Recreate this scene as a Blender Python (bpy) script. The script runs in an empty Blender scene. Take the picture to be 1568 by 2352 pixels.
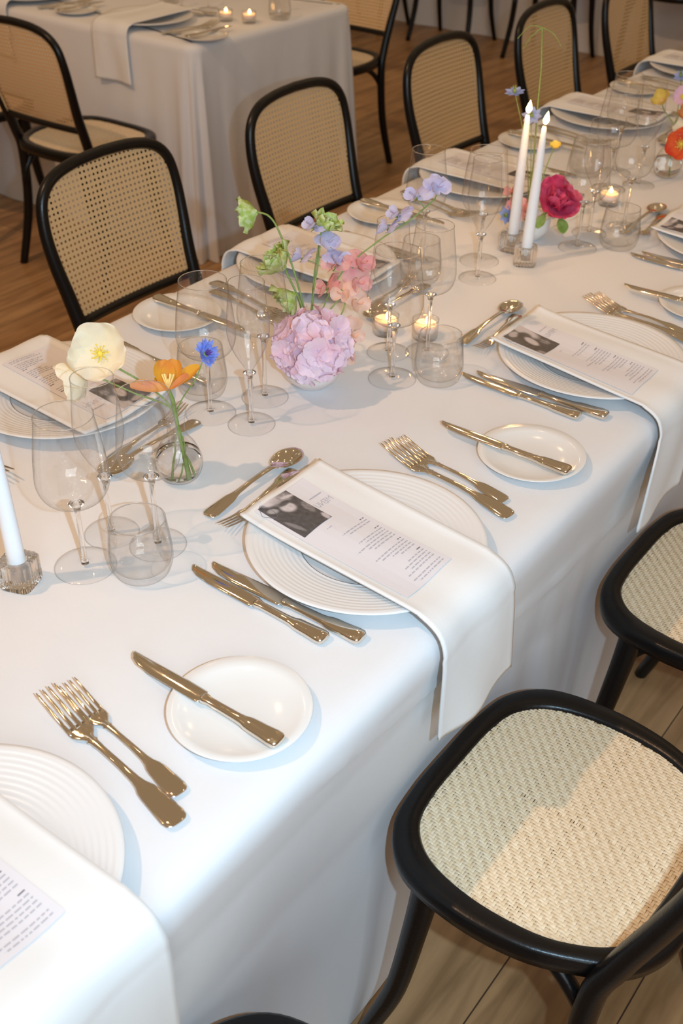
import bpy, math, random
from mathutils import Vector, Matrix, noise
random.seed(7)
S = bpy.context.scene
COL = S.collection
PI = math.pi

# ------------------------------------------------------------ camera
CAM_LOC = Vector((0.965, 0.0, 1.6424))
CX = Vector((0.8014660, 0.5978878, 0.0135091))
CY = Vector((-0.3559459, 0.4587485, 0.8141575))
CZ = Vector((-0.4805776, 0.6573280, -0.5804870))     # viewing direction
cam = bpy.data.objects.new('camera', bpy.data.cameras.new('camera'))
COL.objects.link(cam)
M = Matrix.Identity(4)
for i in range(3):
    M[i][0], M[i][1], M[i][2], M[i][3] = CX[i], CY[i], -CZ[i], CAM_LOC[i]
cam.matrix_world = M
cam.data.sensor_fit = 'VERTICAL'
cam.data.sensor_height = 36.0
cam.data.sensor_width = 24.0
cam.data.lens = 2558.48 / 2352 * 36.0
cam.data.clip_start = 0.05
cam.data.dof.use_dof = True
cam.data.dof.focus_distance = 1.5
cam.data.dof.aperture_fstop = 7.1
S.camera = cam

# ------------------------------------------------------------ light
S.view_settings.view_transform = 'Standard'
S.view_settings.look = 'None'
S.view_settings.gamma = 1.0
S.view_settings.use_curve_mapping = False
S.view_settings.exposure = -0.07
S.cycles.transparent_max_bounces = 64
S.cycles.max_bounces = 16
S.cycles.transmission_bounces = 12
W = bpy.data.worlds.new('room_light'); S.world = W; W.use_nodes = True
W.node_tree.nodes['Background'].inputs[0].default_value = (0.345, 0.236, 0.136, 1)
W.node_tree.nodes['Background'].inputs[1].default_value = 1.0

def lamp(name, kind, loc, power, col, radius=0.05, target=None, spot=None, blend=0.3):
    d = bpy.data.lights.new(name, kind); d.energy = power; d.color = col
    d.shadow_soft_size = radius
    o = bpy.data.objects.new(name, d); COL.objects.link(o); o.location = loc
    if target is not None:
        o.rotation_euler = (Vector(target) - Vector(loc)).to_track_quat('-Z', 'Y').to_euler()
    if spot: d.spot_size = math.radians(spot); d.spot_blend = blend
    return o
# the camera's own flash, a hand's width beside the lens
lamp('camera_flash', 'SPOT', CAM_LOC + CX * 0.135, 76, (0.50, 0.77, 1.0), 0.012,
     CAM_LOC + CX * 0.135 + CZ + CY * 0.02, 104, 1.0)
# warm ceiling spot of the hall, over the head of the table
lamp('ceiling_spotlight', 'SPOT', (-1.37, -0.92, 4.9), 330, (1.0, 0.60, 0.34), 0.05, (-0.2, 1.6, 0.75), 80, 0.5)
# broad cool fill panel, added behind the camera to lift table and drape
A = lamp('fill_panel', 'AREA', (4.0, -2.2, 2.9), 118, (0.80, 0.93, 1.0), 0.05, (0.2, 1.2, 0.6)); A.data.shape = 'SQUARE'; A.data.size = 3.0
# festoon bulbs across the hall ceiling (their sparkle is on the cutlery and glass)
for i, (x, y, z) in enumerate([(-2.2, 0.6, 3.6), (-0.6, 3.2, 3.5), (0.9, 2.0, 3.7), (-1.6, 2.2, 3.3), (0.4, -0.8, 3.6), (-3.2, 3.8, 3.6),
                               (2.0, 0.9, 3.4), (-0.4, 1.1, 3.8), (1.3, 3.9, 3.6), (-1.9, 5.0, 3.4), (-1.2, 3.6, 3.2), (0.2, 4.4, 3.3), (-2.8, 1.8, 3.1), (-0.2, 5.6, 3.4), (1.0, 0.6, 3.9), (-3.6, 5.4, 3.3)]):
    lamp('festoon_bulb', 'POINT', (x, y, z), 4.2, (1.0, 0.68, 0.38), 0.019)

# ------------------------------------------------------------ helpers
def tag(o, label=None, cat=None, group=None, kind=None):
    if label: o['label'] = label
    if cat: o['category'] = cat
    if group: o['group'] = group
    if kind: o['kind'] = kind
    return o

class MB:
    def __init__(s): s.v = []; s.f = []; s.uv = None
    def add(s, vs, fs):
        b = len(s.v); s.v += [tuple(v) for v in vs]; s.f += [tuple(i + b for i in f) for f in fs]
    def box(s, c, d, rz=0):
        x, y, z = [k / 2 for k in d]; ca, sa = math.cos(rz), math.sin(rz)
        vs = []
        for sx, sy, sz in ((-1,-1,-1),(1,-1,-1),(1,1,-1),(-1,1,-1),(-1,-1,1),(1,-1,1),(1,1,1),(-1,1,1)):
            px, py = sx * x, sy * y
            vs.append((c[0] + px * ca - py * sa, c[1] + px * sa + py * ca, c[2] + sz * z))
        s.add(vs, [(0,3,2,1),(4,5,6,7),(0,1,5,4),(1,2,6,5),(2,3,7,6),(3,0,4,7)])
    def grid(s, nu, nv, fn, closed_u=False):
        vs = [fn(i / (nu if closed_u else nu - 1), j / (nv - 1)) for i in range(nu) for j in range(nv)]
        fs = []
        for i in range(nu if closed_u else nu - 1):
            for j in range(nv - 1):
                a = i * nv + j; b = ((i + 1) % nu) * nv + j
                fs.append((a, b, b + 1, a + 1))
        s.add(vs, fs)
    def lathe(s, prof, n=40, c=(0, 0, 0)):
        """prof: (r, z) list; r==0 ends close to a point"""
        vs = []; rings = []
        for r, z in prof:
            if r < 1e-6:
                rings.append([len(vs)]); vs.append((c[0], c[1], c[2] + z))
            else:
                rings.append(list(range(len(vs), len(vs) + n)))
                vs += [(c[0] + r * math.cos(2 * PI * k / n), c[1] + r * math.sin(2 * PI * k / n), c[2] + z) for k in range(n)]
        fs = []
        for a, b in zip(rings, rings[1:]):
            if len(a) == 1 and len(b) == 1: continue
            for k in range(n):
                k2 = (k + 1) % n
                if len(a) == 1: fs.append((a[0], b[k2], b[k]))
                elif len(b) == 1: fs.append((a[k], a[k2], b[0]))
                else: fs.append((a[k], a[k2], b[k2], b[k]))
        s.add(vs, fs)
    def tube(s, pts, rad, n=8, caps=True, flat=1.0):
        pts = [Vector(p) for p in pts]; m = len(pts)
        if not hasattr(rad, '__len__'): rad = [rad] * m
        up = None; vs = []
        for i, p in enumerate(pts):
            t = (pts[min(i + 1, m - 1)] - pts[max(i - 1, 0)]).normalized()
            if up is None:
                up = Vector((0, 0, 1)) if abs(t.z) < 0.9 else Vector((1, 0, 0))
            up = (up - t * up.dot(t)).normalized(); sd = t.cross(up)
            for k in range(n):
                a = 2 * PI * k / n
                vs.append(p + (up * math.cos(a) * flat + sd * math.sin(a)) * rad[i])
        fs = []
        for i in range(m - 1):
            for k in range(n):
                k2 = (k + 1) % n
                fs.append((i * n + k, i * n + k2, (i + 1) * n + k2, (i + 1) * n + k))
        if caps:
            fs.append(tuple(range(n - 1, -1, -1))); fs.append(tuple((m - 1) * n + k for k in range(n)))
        s.add(vs, fs)
    def ball(s, c, r, n=10, sc=(1, 1, 1)):
        vs = [(c[0], c[1], c[2] - r * sc[2])]; m = n // 2 + 1
        for i in range(1, m):
            a = PI * i / m
            for k in range(n):
                b = 2 * PI * k / n
                vs.append((c[0] + r * sc[0] * math.sin(a) * math.cos(b), c[1] + r * sc[1] * math.sin(a) * math.sin(b), c[2] - r * sc[2] * math.cos(a)))
        vs.append((c[0], c[1], c[2] + r * sc[2])); fs = []
        for k in range(n): fs.append((0, 1 + (k + 1) % n, 1 + k))
        for i in range(m - 2):
            for k in range(n):
                a = 1 + i * n + k; b = 1 + i * n + (k + 1) % n
                fs.append((a, b, b + n, a + n))
        L = len(vs) - 1
        for k in range(n): fs.append((1 + (m - 2) * n + k, 1 + (m - 2) * n + (k + 1) % n, L))
        s.add(vs, fs)
    def ribbon(s, st, n=12, y0=None, power=2.6):
        """solid bar along x; st: (x, halfwidth, z, halfthickness[, y])"""
        vs = []; m = len(st)
        for q in st:
            x, w, z, h = q[:4]; y = q[4] if len(q) > 4 else 0
            for k in range(n):
                a = 2 * PI * (k + .5) / n; ca, sa = math.cos(a), math.sin(a)
                vs.append((x, y + w * math.copysign(abs(ca) ** (2 / power), ca), z + h * math.copysign(abs(sa) ** (2 / power), sa)))
        fs = [(i * n + k, i * n + (k + 1) % n, (i + 1) * n + (k + 1) % n, (i + 1) * n + k) for i in range(m - 1) for k in range(n)]
        fs.append(tuple(range(n - 1, -1, -1))); fs.append(tuple((m - 1) * n + k for k in range(n)))
        s.add(vs, fs)
    def build(s, name, mat, parent=None, smooth=True, solid=0, loc=None, label=None, uvf=None, sub=0, offset=0):
        me = bpy.data.meshes.new(name); me.from_pydata(s.v, [], s.f); me.update()
        if smooth: me.polygons.foreach_set('use_smooth', [True] * len(me.polygons))
        if uvf:
            uv = me.uv_layers.new(name='uv')
            for lp in me.loops:
                uv.data[lp.index].uv = uvf(me.vertices[lp.vertex_index].co)
        me.materials.append(mat)
        o = bpy.data.objects.new(name, me); COL.objects.link(o)
        if parent is not None: o.parent = parent
        if loc is not None: o.location = loc
        if solid:
            md = o.modifiers.new('thickness', 'SOLIDIFY'); md.thickness = solid; md.offset = offset
        if sub:
            md = o.modifiers.new('smooth', 'SUBSURF'); md.levels = sub; md.render_levels = sub
        if label: o['label'] = label
        return o

def thing(name, label, cat, loc=(0, 0, 0), rz=0, group=None):
    o = bpy.data.objects.new(name, None); COL.objects.link(o); o.empty_display_size = .05
    o.location = loc; o.rotation_euler = (0, 0, rz)
    return tag(o, label, cat, group)
def kids(o): return [c for c in bpy.data.objects if c.parent == o]
def copy_tree(o, parent=None):
    c = o.copy(); COL.objects.link(c); c.parent = parent
    for k in kids(o): copy_tree(k, c)
    return c
PROTO = {}
def place(kind, label, loc, rz=0, group=None):
    """first call moves the prototype itself, later calls copy it with its parts"""
    p = PROTO[kind]
    if not p.get('used_flag'):
        p['used_flag'] = 1; o = p
    else:
        o = copy_tree(p)
    o.location = loc; o.rotation_euler = (0, 0, rz); o['label'] = label
    if group: o['group'] = group
    return o

# ------------------------------------------------------------ materials
def nt(name):
    m = bpy.data.materials.new(name); m.use_nodes = True
    return m, m.node_tree, m.node_tree.nodes, m.node_tree.links
def prin(name, col, rough=.5, metal=0, spec=.5, bump=None, var=None, **kw):
    m, t, N, L = nt(name); b = N['Principled BSDF']
    b.inputs['Base Color'].default_value = (*col, 1); b.inputs['Roughness'].default_value = rough
    b.inputs['Metallic'].default_value = metal; b.inputs['Specular IOR Level'].default_value = spec
    for k, v in kw.items(): b.inputs[k.replace('_', ' ')].default_value = v
    tc = N.new('ShaderNodeTexCoord')
    if bump:
        n = N.new('ShaderNodeTexNoise'); n.inputs['Scale'].default_value = bump[0]; n.inputs['Detail'].default_value = bump[2] if len(bump) > 2 else 2
        bp = N.new('ShaderNodeBump'); bp.inputs['Strength'].default_value = bump[1]; bp.inputs['Distance'].default_value = .002
        L.new(tc.outputs['Object'], n.inputs['Vector']); L.new(n.outputs[0], bp.inputs['Height']); L.new(bp.outputs[0], b.inputs['Normal'])
    if var:
        n = N.new('ShaderNodeTexNoise'); n.inputs['Scale'].default_value = var[0]; n.inputs['Detail'].default_value = 3
        r = N.new('ShaderNodeValToRGB'); r.color_ramp.elements[0].position = .35; r.color_ramp.elements[1].position = .65
        r.color_ramp.elements[0].color = (*col, 1); r.color_ramp.elements[1].color = (*var[1], 1)
        L.new(tc.outputs['Object'], n.inputs['Vector']); L.new(n.outputs[0], r.inputs[0]); L.new(r.outputs[0], b.inputs['Base Color'])
    return m
def petal_mat(name, col, col2=None, trans=.35, scale=60):
    m, t, N, L = nt(name); N.remove(N['Principled BSDF']); out = N['Material Output']
    tc = N.new('ShaderNodeTexCoord'); n = N.new('ShaderNodeTexNoise'); n.inputs['Scale'].default_value = scale; n.inputs['Detail'].default_value = 2
    r = N.new('ShaderNodeValToRGB'); r.color_ramp.elements[0].position = .38; r.color_ramp.elements[1].position = .62
    r.color_ramp.elements[0].color = (*col, 1); r.color_ramp.elements[1].color = (*(col2 or col), 1)
    L.new(tc.outputs['Object'], n.inputs['Vector']); L.new(n.outputs[0], r.inputs[0])
    d = N.new('ShaderNodeBsdfPrincipled'); d.inputs['Roughness'].default_value = .6; d.inputs['Specular IOR Level'].default_value = .25
    tr = N.new('ShaderNodeBsdfTranslucent'); mx = N.new('ShaderNodeMixShader'); mx.inputs[0].default_value = trans
    L.new(r.outputs[0], d.inputs['Base Color']); L.new(r.outputs[0], tr.inputs['Color'])
    L.new(d.outputs[0], mx.inputs[1]); L.new(tr.outputs[0], mx.inputs[2]); L.new(mx.outputs[0], out.inputs[0])
    return m
def thin_glass(name, tint=.993, edge=.40, rough=.0):
    """single-walled clear glass: transparent, with a Schlick reflection that is the same from both sides"""
    m, t, N, L = nt(name); N.remove(N['Principled BSDF']); out = N['Material Output']
    lw = N.new('ShaderNodeLayerWeight'); lw.inputs['Blend'].default_value = .5
    p5 = N.new('ShaderNodeMath'); p5.operation = 'POWER'; p5.inputs[1].default_value = 5
    fr = N.new('ShaderNodeMapRange'); fr.inputs['To Min'].default_value = .08; fr.inputs['To Max'].default_value = .7
    p3 = N.new('ShaderNodeMath'); p3.operation = 'POWER'; p3.inputs[1].default_value = 7
    r = N.new('ShaderNodeMix'); r.data_type = 'RGBA'; r.inputs[6].default_value = (tint, tint, tint, 1); r.inputs[7].default_value = (edge, edge, edge * .97, 1)
    tr = N.new('ShaderNodeBsdfTransparent'); g = N.new('ShaderNodeBsdfGlossy'); g.inputs['Roughness'].default_value = rough
    mx = N.new('ShaderNodeMixShader')
    tc = N.new('ShaderNodeTexCoord'); nz = N.new('ShaderNodeTexNoise'); nz.inputs['Scale'].default_value = 95; nz.inputs['Detail'].default_value = 1.5
    bp = N.new('ShaderNodeBump'); bp.inputs['Strength'].default_value = .5; bp.inputs['Distance'].default_value = .0012
    L.new(tc.outputs['Object'], nz.inputs['Vector']); L.new(nz.outputs[0], bp.inputs['Height']); L.new(bp.outputs[0], g.inputs['Normal'])
    L.new(lw.outputs['Facing'], p5.inputs[0]); L.new(lw.outputs['Facing'], p3.inputs[0]); L.new(p5.outputs[0], fr.inputs['Value'])
    L.new(p3.outputs[0], r.inputs[0]); L.new(r.outputs[2], tr.inputs['Color'])
    L.new(fr.outputs[0], mx.inputs[0]); L.new(tr.outputs[0], mx.inputs[1]); L.new(g.outputs[0], mx.inputs[2]); L.new(mx.outputs[0], out.inputs[0])
    return m
def real_glass(name, ior=1.5, col=(1, 1, 1), rough=0.0):
    m, t, N, L = nt(name); N.remove(N['Principled BSDF']); out = N['Material Output']
    g = N.new('ShaderNodeBsdfGlass'); g.inputs['IOR'].default_value = ior; g.inputs['Color'].default_value = (*col, 1); g.inputs['Roughness'].default_value = rough
    L.new(g.outputs[0], out.inputs[0]); return m
def emit(name, col, st):
    m, t, N, L = nt(name); b = N['Principled BSDF']
    b.inputs['Base Color'].default_value = (0, 0, 0, 1); b.inputs['Emission Color'].default_value = (*col, 1); b.inputs['Emission Strength'].default_value = st
    return m

def cloth_mat(name, col, rough=.85):
    m, t, N, L = nt(name); b = N['Principled BSDF']
    b.inputs['Base Color'].default_value = (*col, 1); b.inputs['Roughness'].default_value = rough
    b.inputs['Specular IOR Level'].default_value = .2; b.inputs['Sheen Weight'].default_value = .15
    tc = N.new('ShaderNodeTexCoord')
    n1 = N.new('ShaderNodeTexNoise'); n1.inputs['Scale'].default_value = 900
    n2 = N.new('ShaderNodeTexNoise'); n2.inputs['Scale'].default_value = 7; n2.inputs['Detail'].default_value = 3
    b1 = N.new('ShaderNodeBump'); b1.inputs['Strength'].default_value = .25; b1.inputs['Distance'].default_value = .0006
    b2 = N.new('ShaderNodeBump'); b2.inputs['Strength'].default_value = .25; b2.inputs['Distance'].default_value = .01
    L.new(tc.outputs['Object'], n1.inputs['Vector']); L.new(tc.outputs['Object'], n2.inputs['Vector'])
    L.new(n1.outputs[0], b1.inputs['Height']); L.new(n2.outputs[0], b2.inputs['Height']); L.new(b2.outputs[0], b1.inputs['Normal']); L.new(b1.outputs[0], b.inputs['Normal'])
    return m

def wood_floor():
    m, t, N, L = nt('oak_floor'); b = N['Principled BSDF']
    tc = N.new('ShaderNodeTexCoord'); mp = N.new('ShaderNodeMapping'); mp.inputs['Rotation'].default_value = (0, 0, math.radians(90))
    L.new(tc.outputs['Object'], mp.inputs['Vector'])
    br = N.new('ShaderNodeTexBrick'); br.inputs['Scale'].default_value = 1; br.inputs['Brick Width'].default_value = 1.9; br.inputs['Row Height'].default_value = .19
    br.inputs['Mortar Size'].default_value = .0015; br.inputs['Mortar Smooth'].default_value = .3; br.offset = .37
    br.inputs['Color1'].default_value = (.39, .225, .105, 1); br.inputs['Color2'].default_value = (.50, .31, .155, 1); br.inputs['Mortar'].default_value = (.06, .035, .02, 1)
    L.new(mp.outputs[0], br.inputs['Vector'])
    mp2 = N.new('ShaderNodeMapping'); mp2.inputs['Scale'].default_value = (14, 1.3, 14); L.new(tc.outputs['Object'], mp2.inputs['Vector'])
    n = N.new('ShaderNodeTexNoise'); n.inputs['Scale'].default_value = 2.2; n.inputs['Detail'].default_value = 7; n.inputs['Distortion'].default_value = .6
    L.new(mp2.outputs[0], n.inputs['Vector'])
    r = N.new('ShaderNodeValToRGB'); r.color_ramp.elements[0].position = .3; r.color_ramp.elements[1].position = .7
    r.color_ramp.elements[0].color = (.55, .5, .45, 1); r.color_ramp.elements[1].color = (1.1, 1.08, 1.05, 1); L.new(n.outputs[0], r.inputs[0])
    # knots and stains
    n3 = N.new('ShaderNodeTexNoise'); n3.inputs['Scale'].default_value = 3.3; n3.inputs['Detail'].default_value = 3; L.new(tc.outputs['Object'], n3.inputs['Vector'])
    r3 = N.new('ShaderNodeValToRGB'); r3.color_ramp.elements[0].position = .3; r3.color_ramp.elements[1].position = .5
    r3.color_ramp.elements[0].color = (.6, .55, .5, 1); r3.color_ramp.elements[1].color = (1, 1, 1, 1); L.new(n3.outputs[0], r3.inputs[0])
    mm = N.new('ShaderNodeMix'); mm.data_type = 'RGBA'; mm.blend_type = 'MULTIPLY'; mm.inputs[0].default_value = 1
    m2 = N.new('ShaderNodeMix'); m2.data_type = 'RGBA'; m2.blend_type = 'MULTIPLY'; m2.inputs[0].default_value = 1
    L.new(br.outputs[0], mm.inputs[6]); L.new(r.outputs[0], mm.inputs[7]); L.new(mm.outputs[2], m2.inputs[6]); L.new(r3.outputs[0], m2.inputs[7])
    L.new(m2.outputs[2], b.inputs['Base Color'])
    b.inputs['Roughness'].default_value = .42
    bp = N.new('ShaderNodeBump'); bp.inputs['Strength'].default_value = .25; bp.inputs['Distance'].default_value = .002
    L.new(n.outputs[0], bp.inputs['Height']); L.new(bp.outputs[0], b.inputs['Normal'])
    return m

def cane_mat():
    """open cane: holes on a square grid with a solid border, uv in metres, uv.x across, uv.y up"""
    m, t, N, L = nt('open_cane'); b = N['Principled BSDF']; out = N['Material Output']
    uv = N.new('ShaderNodeUVMap'); uv.uv_map = 'uv'
    P = .0122
    vm = N.new('ShaderNodeVectorMath'); vm.operation = 'SCALE'; vm.inputs['Scale'].default_value = 1 / P; L.new(uv.outputs[0], vm.inputs[0])
    fr = N.new('ShaderNodeVectorMath'); fr.operation = 'FRACTION'; L.new(vm.outputs[0], fr.inputs[0])
    sb = N.new('ShaderNodeVectorMath'); sb.operation = 'SUBTRACT'; sb.inputs[1].default_value = (.5, .5, 0); L.new(fr.outputs[0], sb.inputs[0])
    ln = N.new('ShaderNodeVectorMath'); ln.operation = 'LENGTH'; L.new(sb.outputs[0], ln.inputs[0])
    lt = N.new('ShaderNodeMath'); lt.operation = 'LESS_THAN'; lt.inputs[1].default_value = .235; L.new(ln.outputs['Value'], lt.inputs[0])
    # strands: ridges along both directions
    wv = N.new('ShaderNodeVectorMath'); wv.operation = 'SCALE'; wv.inputs['Scale'].default_value = 2 * PI * 3 / P; L.new(uv.outputs[0], wv.inputs[0])
    sn = N.new('ShaderNodeVectorMath'); sn.operation = 'SINE'; L.new(wv.outputs[0], sn.inputs[0])
    sp = N.new('ShaderNodeSeparateXYZ'); L.new(sn.outputs[0], sp.inputs[0])
    mul = N.new('ShaderNodeMath'); mul.operation = 'MULTIPLY'; L.new(sp.outputs[0], mul.inputs[0]); L.new(sp.outputs[1], mul.inputs[1])
    r = N.new('ShaderNodeMapRange'); r.inputs['From Min'].default_value = -1; r.inputs['To Min'].default_value = .0; r.inputs['To Max'].default_value = 1; L.new(mul.outputs[0], r.inputs['Value'])
    cr = N.new('ShaderNodeValToRGB'); cr.color_ramp.elements[0].color = (.50, .31, .135, 1); cr.color_ramp.elements[1].color = (.88, .62, .34, 1); L.new(r.outputs[0], cr.inputs[0])
    L.new(cr.outputs[0], b.inputs['Base Color']); b.inputs['Roughness'].default_value = .45
    bp = N.new('ShaderNodeBump'); bp.inputs['Strength'].default_value = .4; bp.inputs['Distance'].default_value = .001
    L.new(r.outputs[0], bp.inputs['Height']); L.new(bp.outputs[0], b.inputs['Normal'])
    tr = N.new('ShaderNodeBsdfTransparent'); mx = N.new('ShaderNodeMixShader')
    L.new(lt.outputs[0], mx.inputs[0]); L.new(b.outputs[0], mx.inputs[1]); L.new(tr.outputs[0], mx.inputs[2]); L.new(mx.outputs[0], out.inputs[0])
    return m

def print_mat():
    m, t, N, L = nt('photo_print'); b = N['Principled BSDF']; b.inputs['Roughness'].default_value = .5
    a = N.new('ShaderNodeAttribute'); a.attribute_name = 'ink'; L.new(a.outputs['Color'], b.inputs['Base Color']); return m

MT = dict(
    cloth=cloth_mat('white_table_linen', (.72, .715, .72)),
    napkin=cloth_mat('white_napkin_linen', (.765, .755, .74)),
    bwood=prin('black_lacquered_wood', (.0045, .004, .0042), .3, spec=.32, bump=(220, .12)),
    china=prin('white_china', (.75, .735, .71), .12, spec=.5),
    ribbed=prin('matt_white_china', (.735, .725, .715), .28, spec=.5),
    steel=prin('polished_steel', (.78, .735, .66), .07, metal=1),
    stemglass=real_glass('clear_stem_glass'),
    glass=thin_glass('thin_clear_glass', rough=.03),
    pressed=thin_glass('pressed_glass', .95, .5, .03), block=real_glass('pressed_block_glass', 1.33, (1, 1, 1)),
    water=real_glass('water', 1.33),
    paper=prin('menu_paper', (.72, .70, .73), .6, spec=.3),
    ink=prin('grey_ink', (.46, .44, .48), .6), ink2=prin('dark_ink', (.20, .18, .21), .5),
    photo=print_mat(),
    wax=prin('white_wax', (.83, .83, .84), .4, Subsurface_Weight=.25, Subsurface_Scale=.01),
    warmwax=prin('tealight_wax', (.85, .74, .64), .35, Subsurface_Weight=.3, Subsurface_Scale=.01),
    tin=prin('tealight_tin', (.75, .72, .68), .3, metal=1),
    wick=prin('burnt_wick', (.02, .015, .01), .8),
    flame=emit('candle_flame', (1.0, .50, .14), 26), flame2=emit('flame_heart', (1.0, .78, .42), 60),
    cane=cane_mat(),
    strand=prin('woven_cane_strand', (.84, .70, .50), .38, spec=.45, var=(130, (.74, .57, .36))),
    bead=prin('cane_edge_spline', (.60, .42, .22), .4),
    stem=prin('green_stem', (.19, .26, .06), .5, spec=.3, var=(90, (.25, .33, .10))),
    leaf=petal_mat('green_leaf', (.20, .32, .06), (.32, .45, .12), .25),
    cream=petal_mat('cream_petal', (.95, .90, .75), (.93, .86, .66), .4, 30),
    yellow=petal_mat('yellow_petal', (.85, .70, .16), (.8, .6, .1), .3),
    stamen=prin('yellow_stamen', (.80, .62, .08), .6), pollen=prin('pale_stamen', (.85, .62, .22), .6),
    orange=petal_mat('orange_petal', (.78, .40, .04), (.74, .30, .05), .3, 40),
    coral=petal_mat('coral_petal', (.78, .32, .16), (.80, .42, .12), .3, 40),
    blue=petal_mat('cornflower_petal', (.25, .33, .80), (.38, .46, .90), .3),
    violet=prin('violet_floret', (.12, .05, .28), .6),
    lilac=petal_mat('lilac_petal', (.62, .60, .86), (.74, .71, .90), .4, 50),
    pink=petal_mat('pink_petal', (.86, .40, .40), (.88, .55, .50), .4, 50),
    peach=petal_mat('peach_petal', (.90, .58, .42), (.90, .66, .56), .4, 50),
    hyd=petal_mat('hydrangea_petal', (.95, .66, .74), (.92, .75, .84), .35, 22),
    lime=petal_mat('lime_petal', (.50, .66, .14), (.76, .83, .46), .35, 130),
    magenta=petal_mat('magenta_petal', (.62, .05, .15), (.72, .12, .24), .3, 40),
    red=petal_mat('red_petal', (.70, .06, .02), (.78, .13, .03), .25, 40),
    palepink=petal_mat('pale_pink_petal', (.80, .55, .68), None, .3),
    nigella=petal_mat('nigella_petal', (.28, .36, .68), (.36, .44, .75), .3),
    frost=prin('frosted_pale_bowl', (.78, .66, .62), .3, Subsurface_Weight=.2, Subsurface_Scale=.01),
)
MT['floor'] = wood_floor()

# ------------------------------------------------------------ setting
mb = MB(); mb.box((-1.5, 2.2, -.02), (14, 13, .04))
tag(mb.build('floor', MT['floor'], smooth=False), kind='structure')

wall_paint = prin('warm_wall_paint', (.62, .50, .36), .8, spec=.3)
for nm, c, d in (('wall_left', (-8.5, 2.2, 1.6), (.1, 13, 3.2)), ('wall_right', (5.5, 2.2, 1.6), (.1, 13, 3.2)), ('wall_back', (-1.5, 8.7, 1.6), (13.9, .1, 3.2)), ('wall_front', (-1.5, -4.3, 1.6), (13.9, .1, 3.2))):
    mb = MB(); mb.box(c, d); tag(mb.build(nm, wall_paint, smooth=False), kind='structure')

def crom(pts, per=6, closed=False):
    pts = [Vector(p) for p in pts]; out = []; n = len(pts)
    rng = range(n) if closed else range(n - 1)
    for i in rng:
        if closed: p0, p1, p2, p3 = pts[i - 1], pts[i], pts[(i + 1) % n], pts[(i + 2) % n]
        else: p0, p1, p2, p3 = pts[max(i - 1, 0)], pts[i], pts[i + 1], pts[min(i + 2, n - 1)]
        for k in range(per):
            t = k / per
            out.append(.5 * ((2 * p1) + (p2 - p0) * t + (2 * p0 - 5 * p1 + 4 * p2 - p3) * t * t + (3 * p1 - p0 - 3 * p2 + p3) * t ** 3))
    if not closed: out.append(pts[-1])
    return out
def lerp(a, b, t): return a + (b - a) * t
def interp(x, tab):
    if x <= tab[0][0]: return tab[0][1]
    for (a, va), (b, vb) in zip(tab, tab[1:]):
        if x <= b: return lerp(va, vb, (x - a) / (b - a))
    return tab[-1][1]
def sst(a, b, x):
    t = max(0, min(1, (x - a) / (b - a))); return t * t * (3 - 2 * t)

# long table under a floor-length cloth, a gentle wave in the drop
def side_profile():
    p = [(.415, .75), (.435, .7498), (.449, .7485), (.459, .7455), (.4665, .741), (.4715, .735), (.474, .727), (.475, .715)]
    z = .70
    while z > .01:
        p.append((None, z)); z -= .0135
    p.append((None, .002)); return p
PR = side_profile()
def drape_x(y, z, side):
    base = interp(z, [(0, .433), (.45, .433), (.62, .452), (.70, .472), (.715, .475)])
    a = (1 - sst(.25, .72, z))
    w = .004 * math.sin(y * 9.1 + 1.3 * side) + .0025 * math.sin(y * 21 + 2 * side + z * 2.0)
    if side > 0:     # pleats between the chairs
        w += .016 * math.exp(-((y - 1.27 - (.7 - z) * .10) / .035) ** 2) + .010 * math.exp(-((y - 1.36) / .03) ** 2) + .006 * math.exp(-((y - 1.20) / .02) ** 2)
        w -= .010 * math.exp(-((y - .62) / .07) ** 2)
    x = base + a * (w - .004)
    if side > 0:     # pressed fold running along the drop
        zc = interp(y, [(.2, .705), (.42, .715), (.62, .715), (.92, .64), (1.18, .585), (2.2, .52)])
        x += .0050 * math.exp(-((z - zc) / .0065) ** 2)
    return x
ys = [-1.3 + .022 * i for i in range(300)]
mb = MB(); rows = []
for y in ys:
    r = []
    for x, z in reversed(PR): r.append((-(x if x else drape_x(y, z, -1)), y, z))
    for k in range(1, 24): r.append((-.415 + .83 * k / 24, y, .75))
    for x, z in PR: r.append(((x if x else drape_x(y, z, 1)), y, z))
    rows.append(r)
nr = len(rows[0]); mb.v = [p for r in rows for p in r]
mb.f = [(i * nr + j, (i + 1) * nr + j, (i + 1) * nr + j + 1, i * nr + j + 1) for i in range(len(rows) - 1) for j in range(nr - 1)]
o = mb.build('tablecloth', MT['cloth'])
tag(o, 'long white floor-length tablecloth on the main dining table with the flowers', 'tablecloth')

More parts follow.
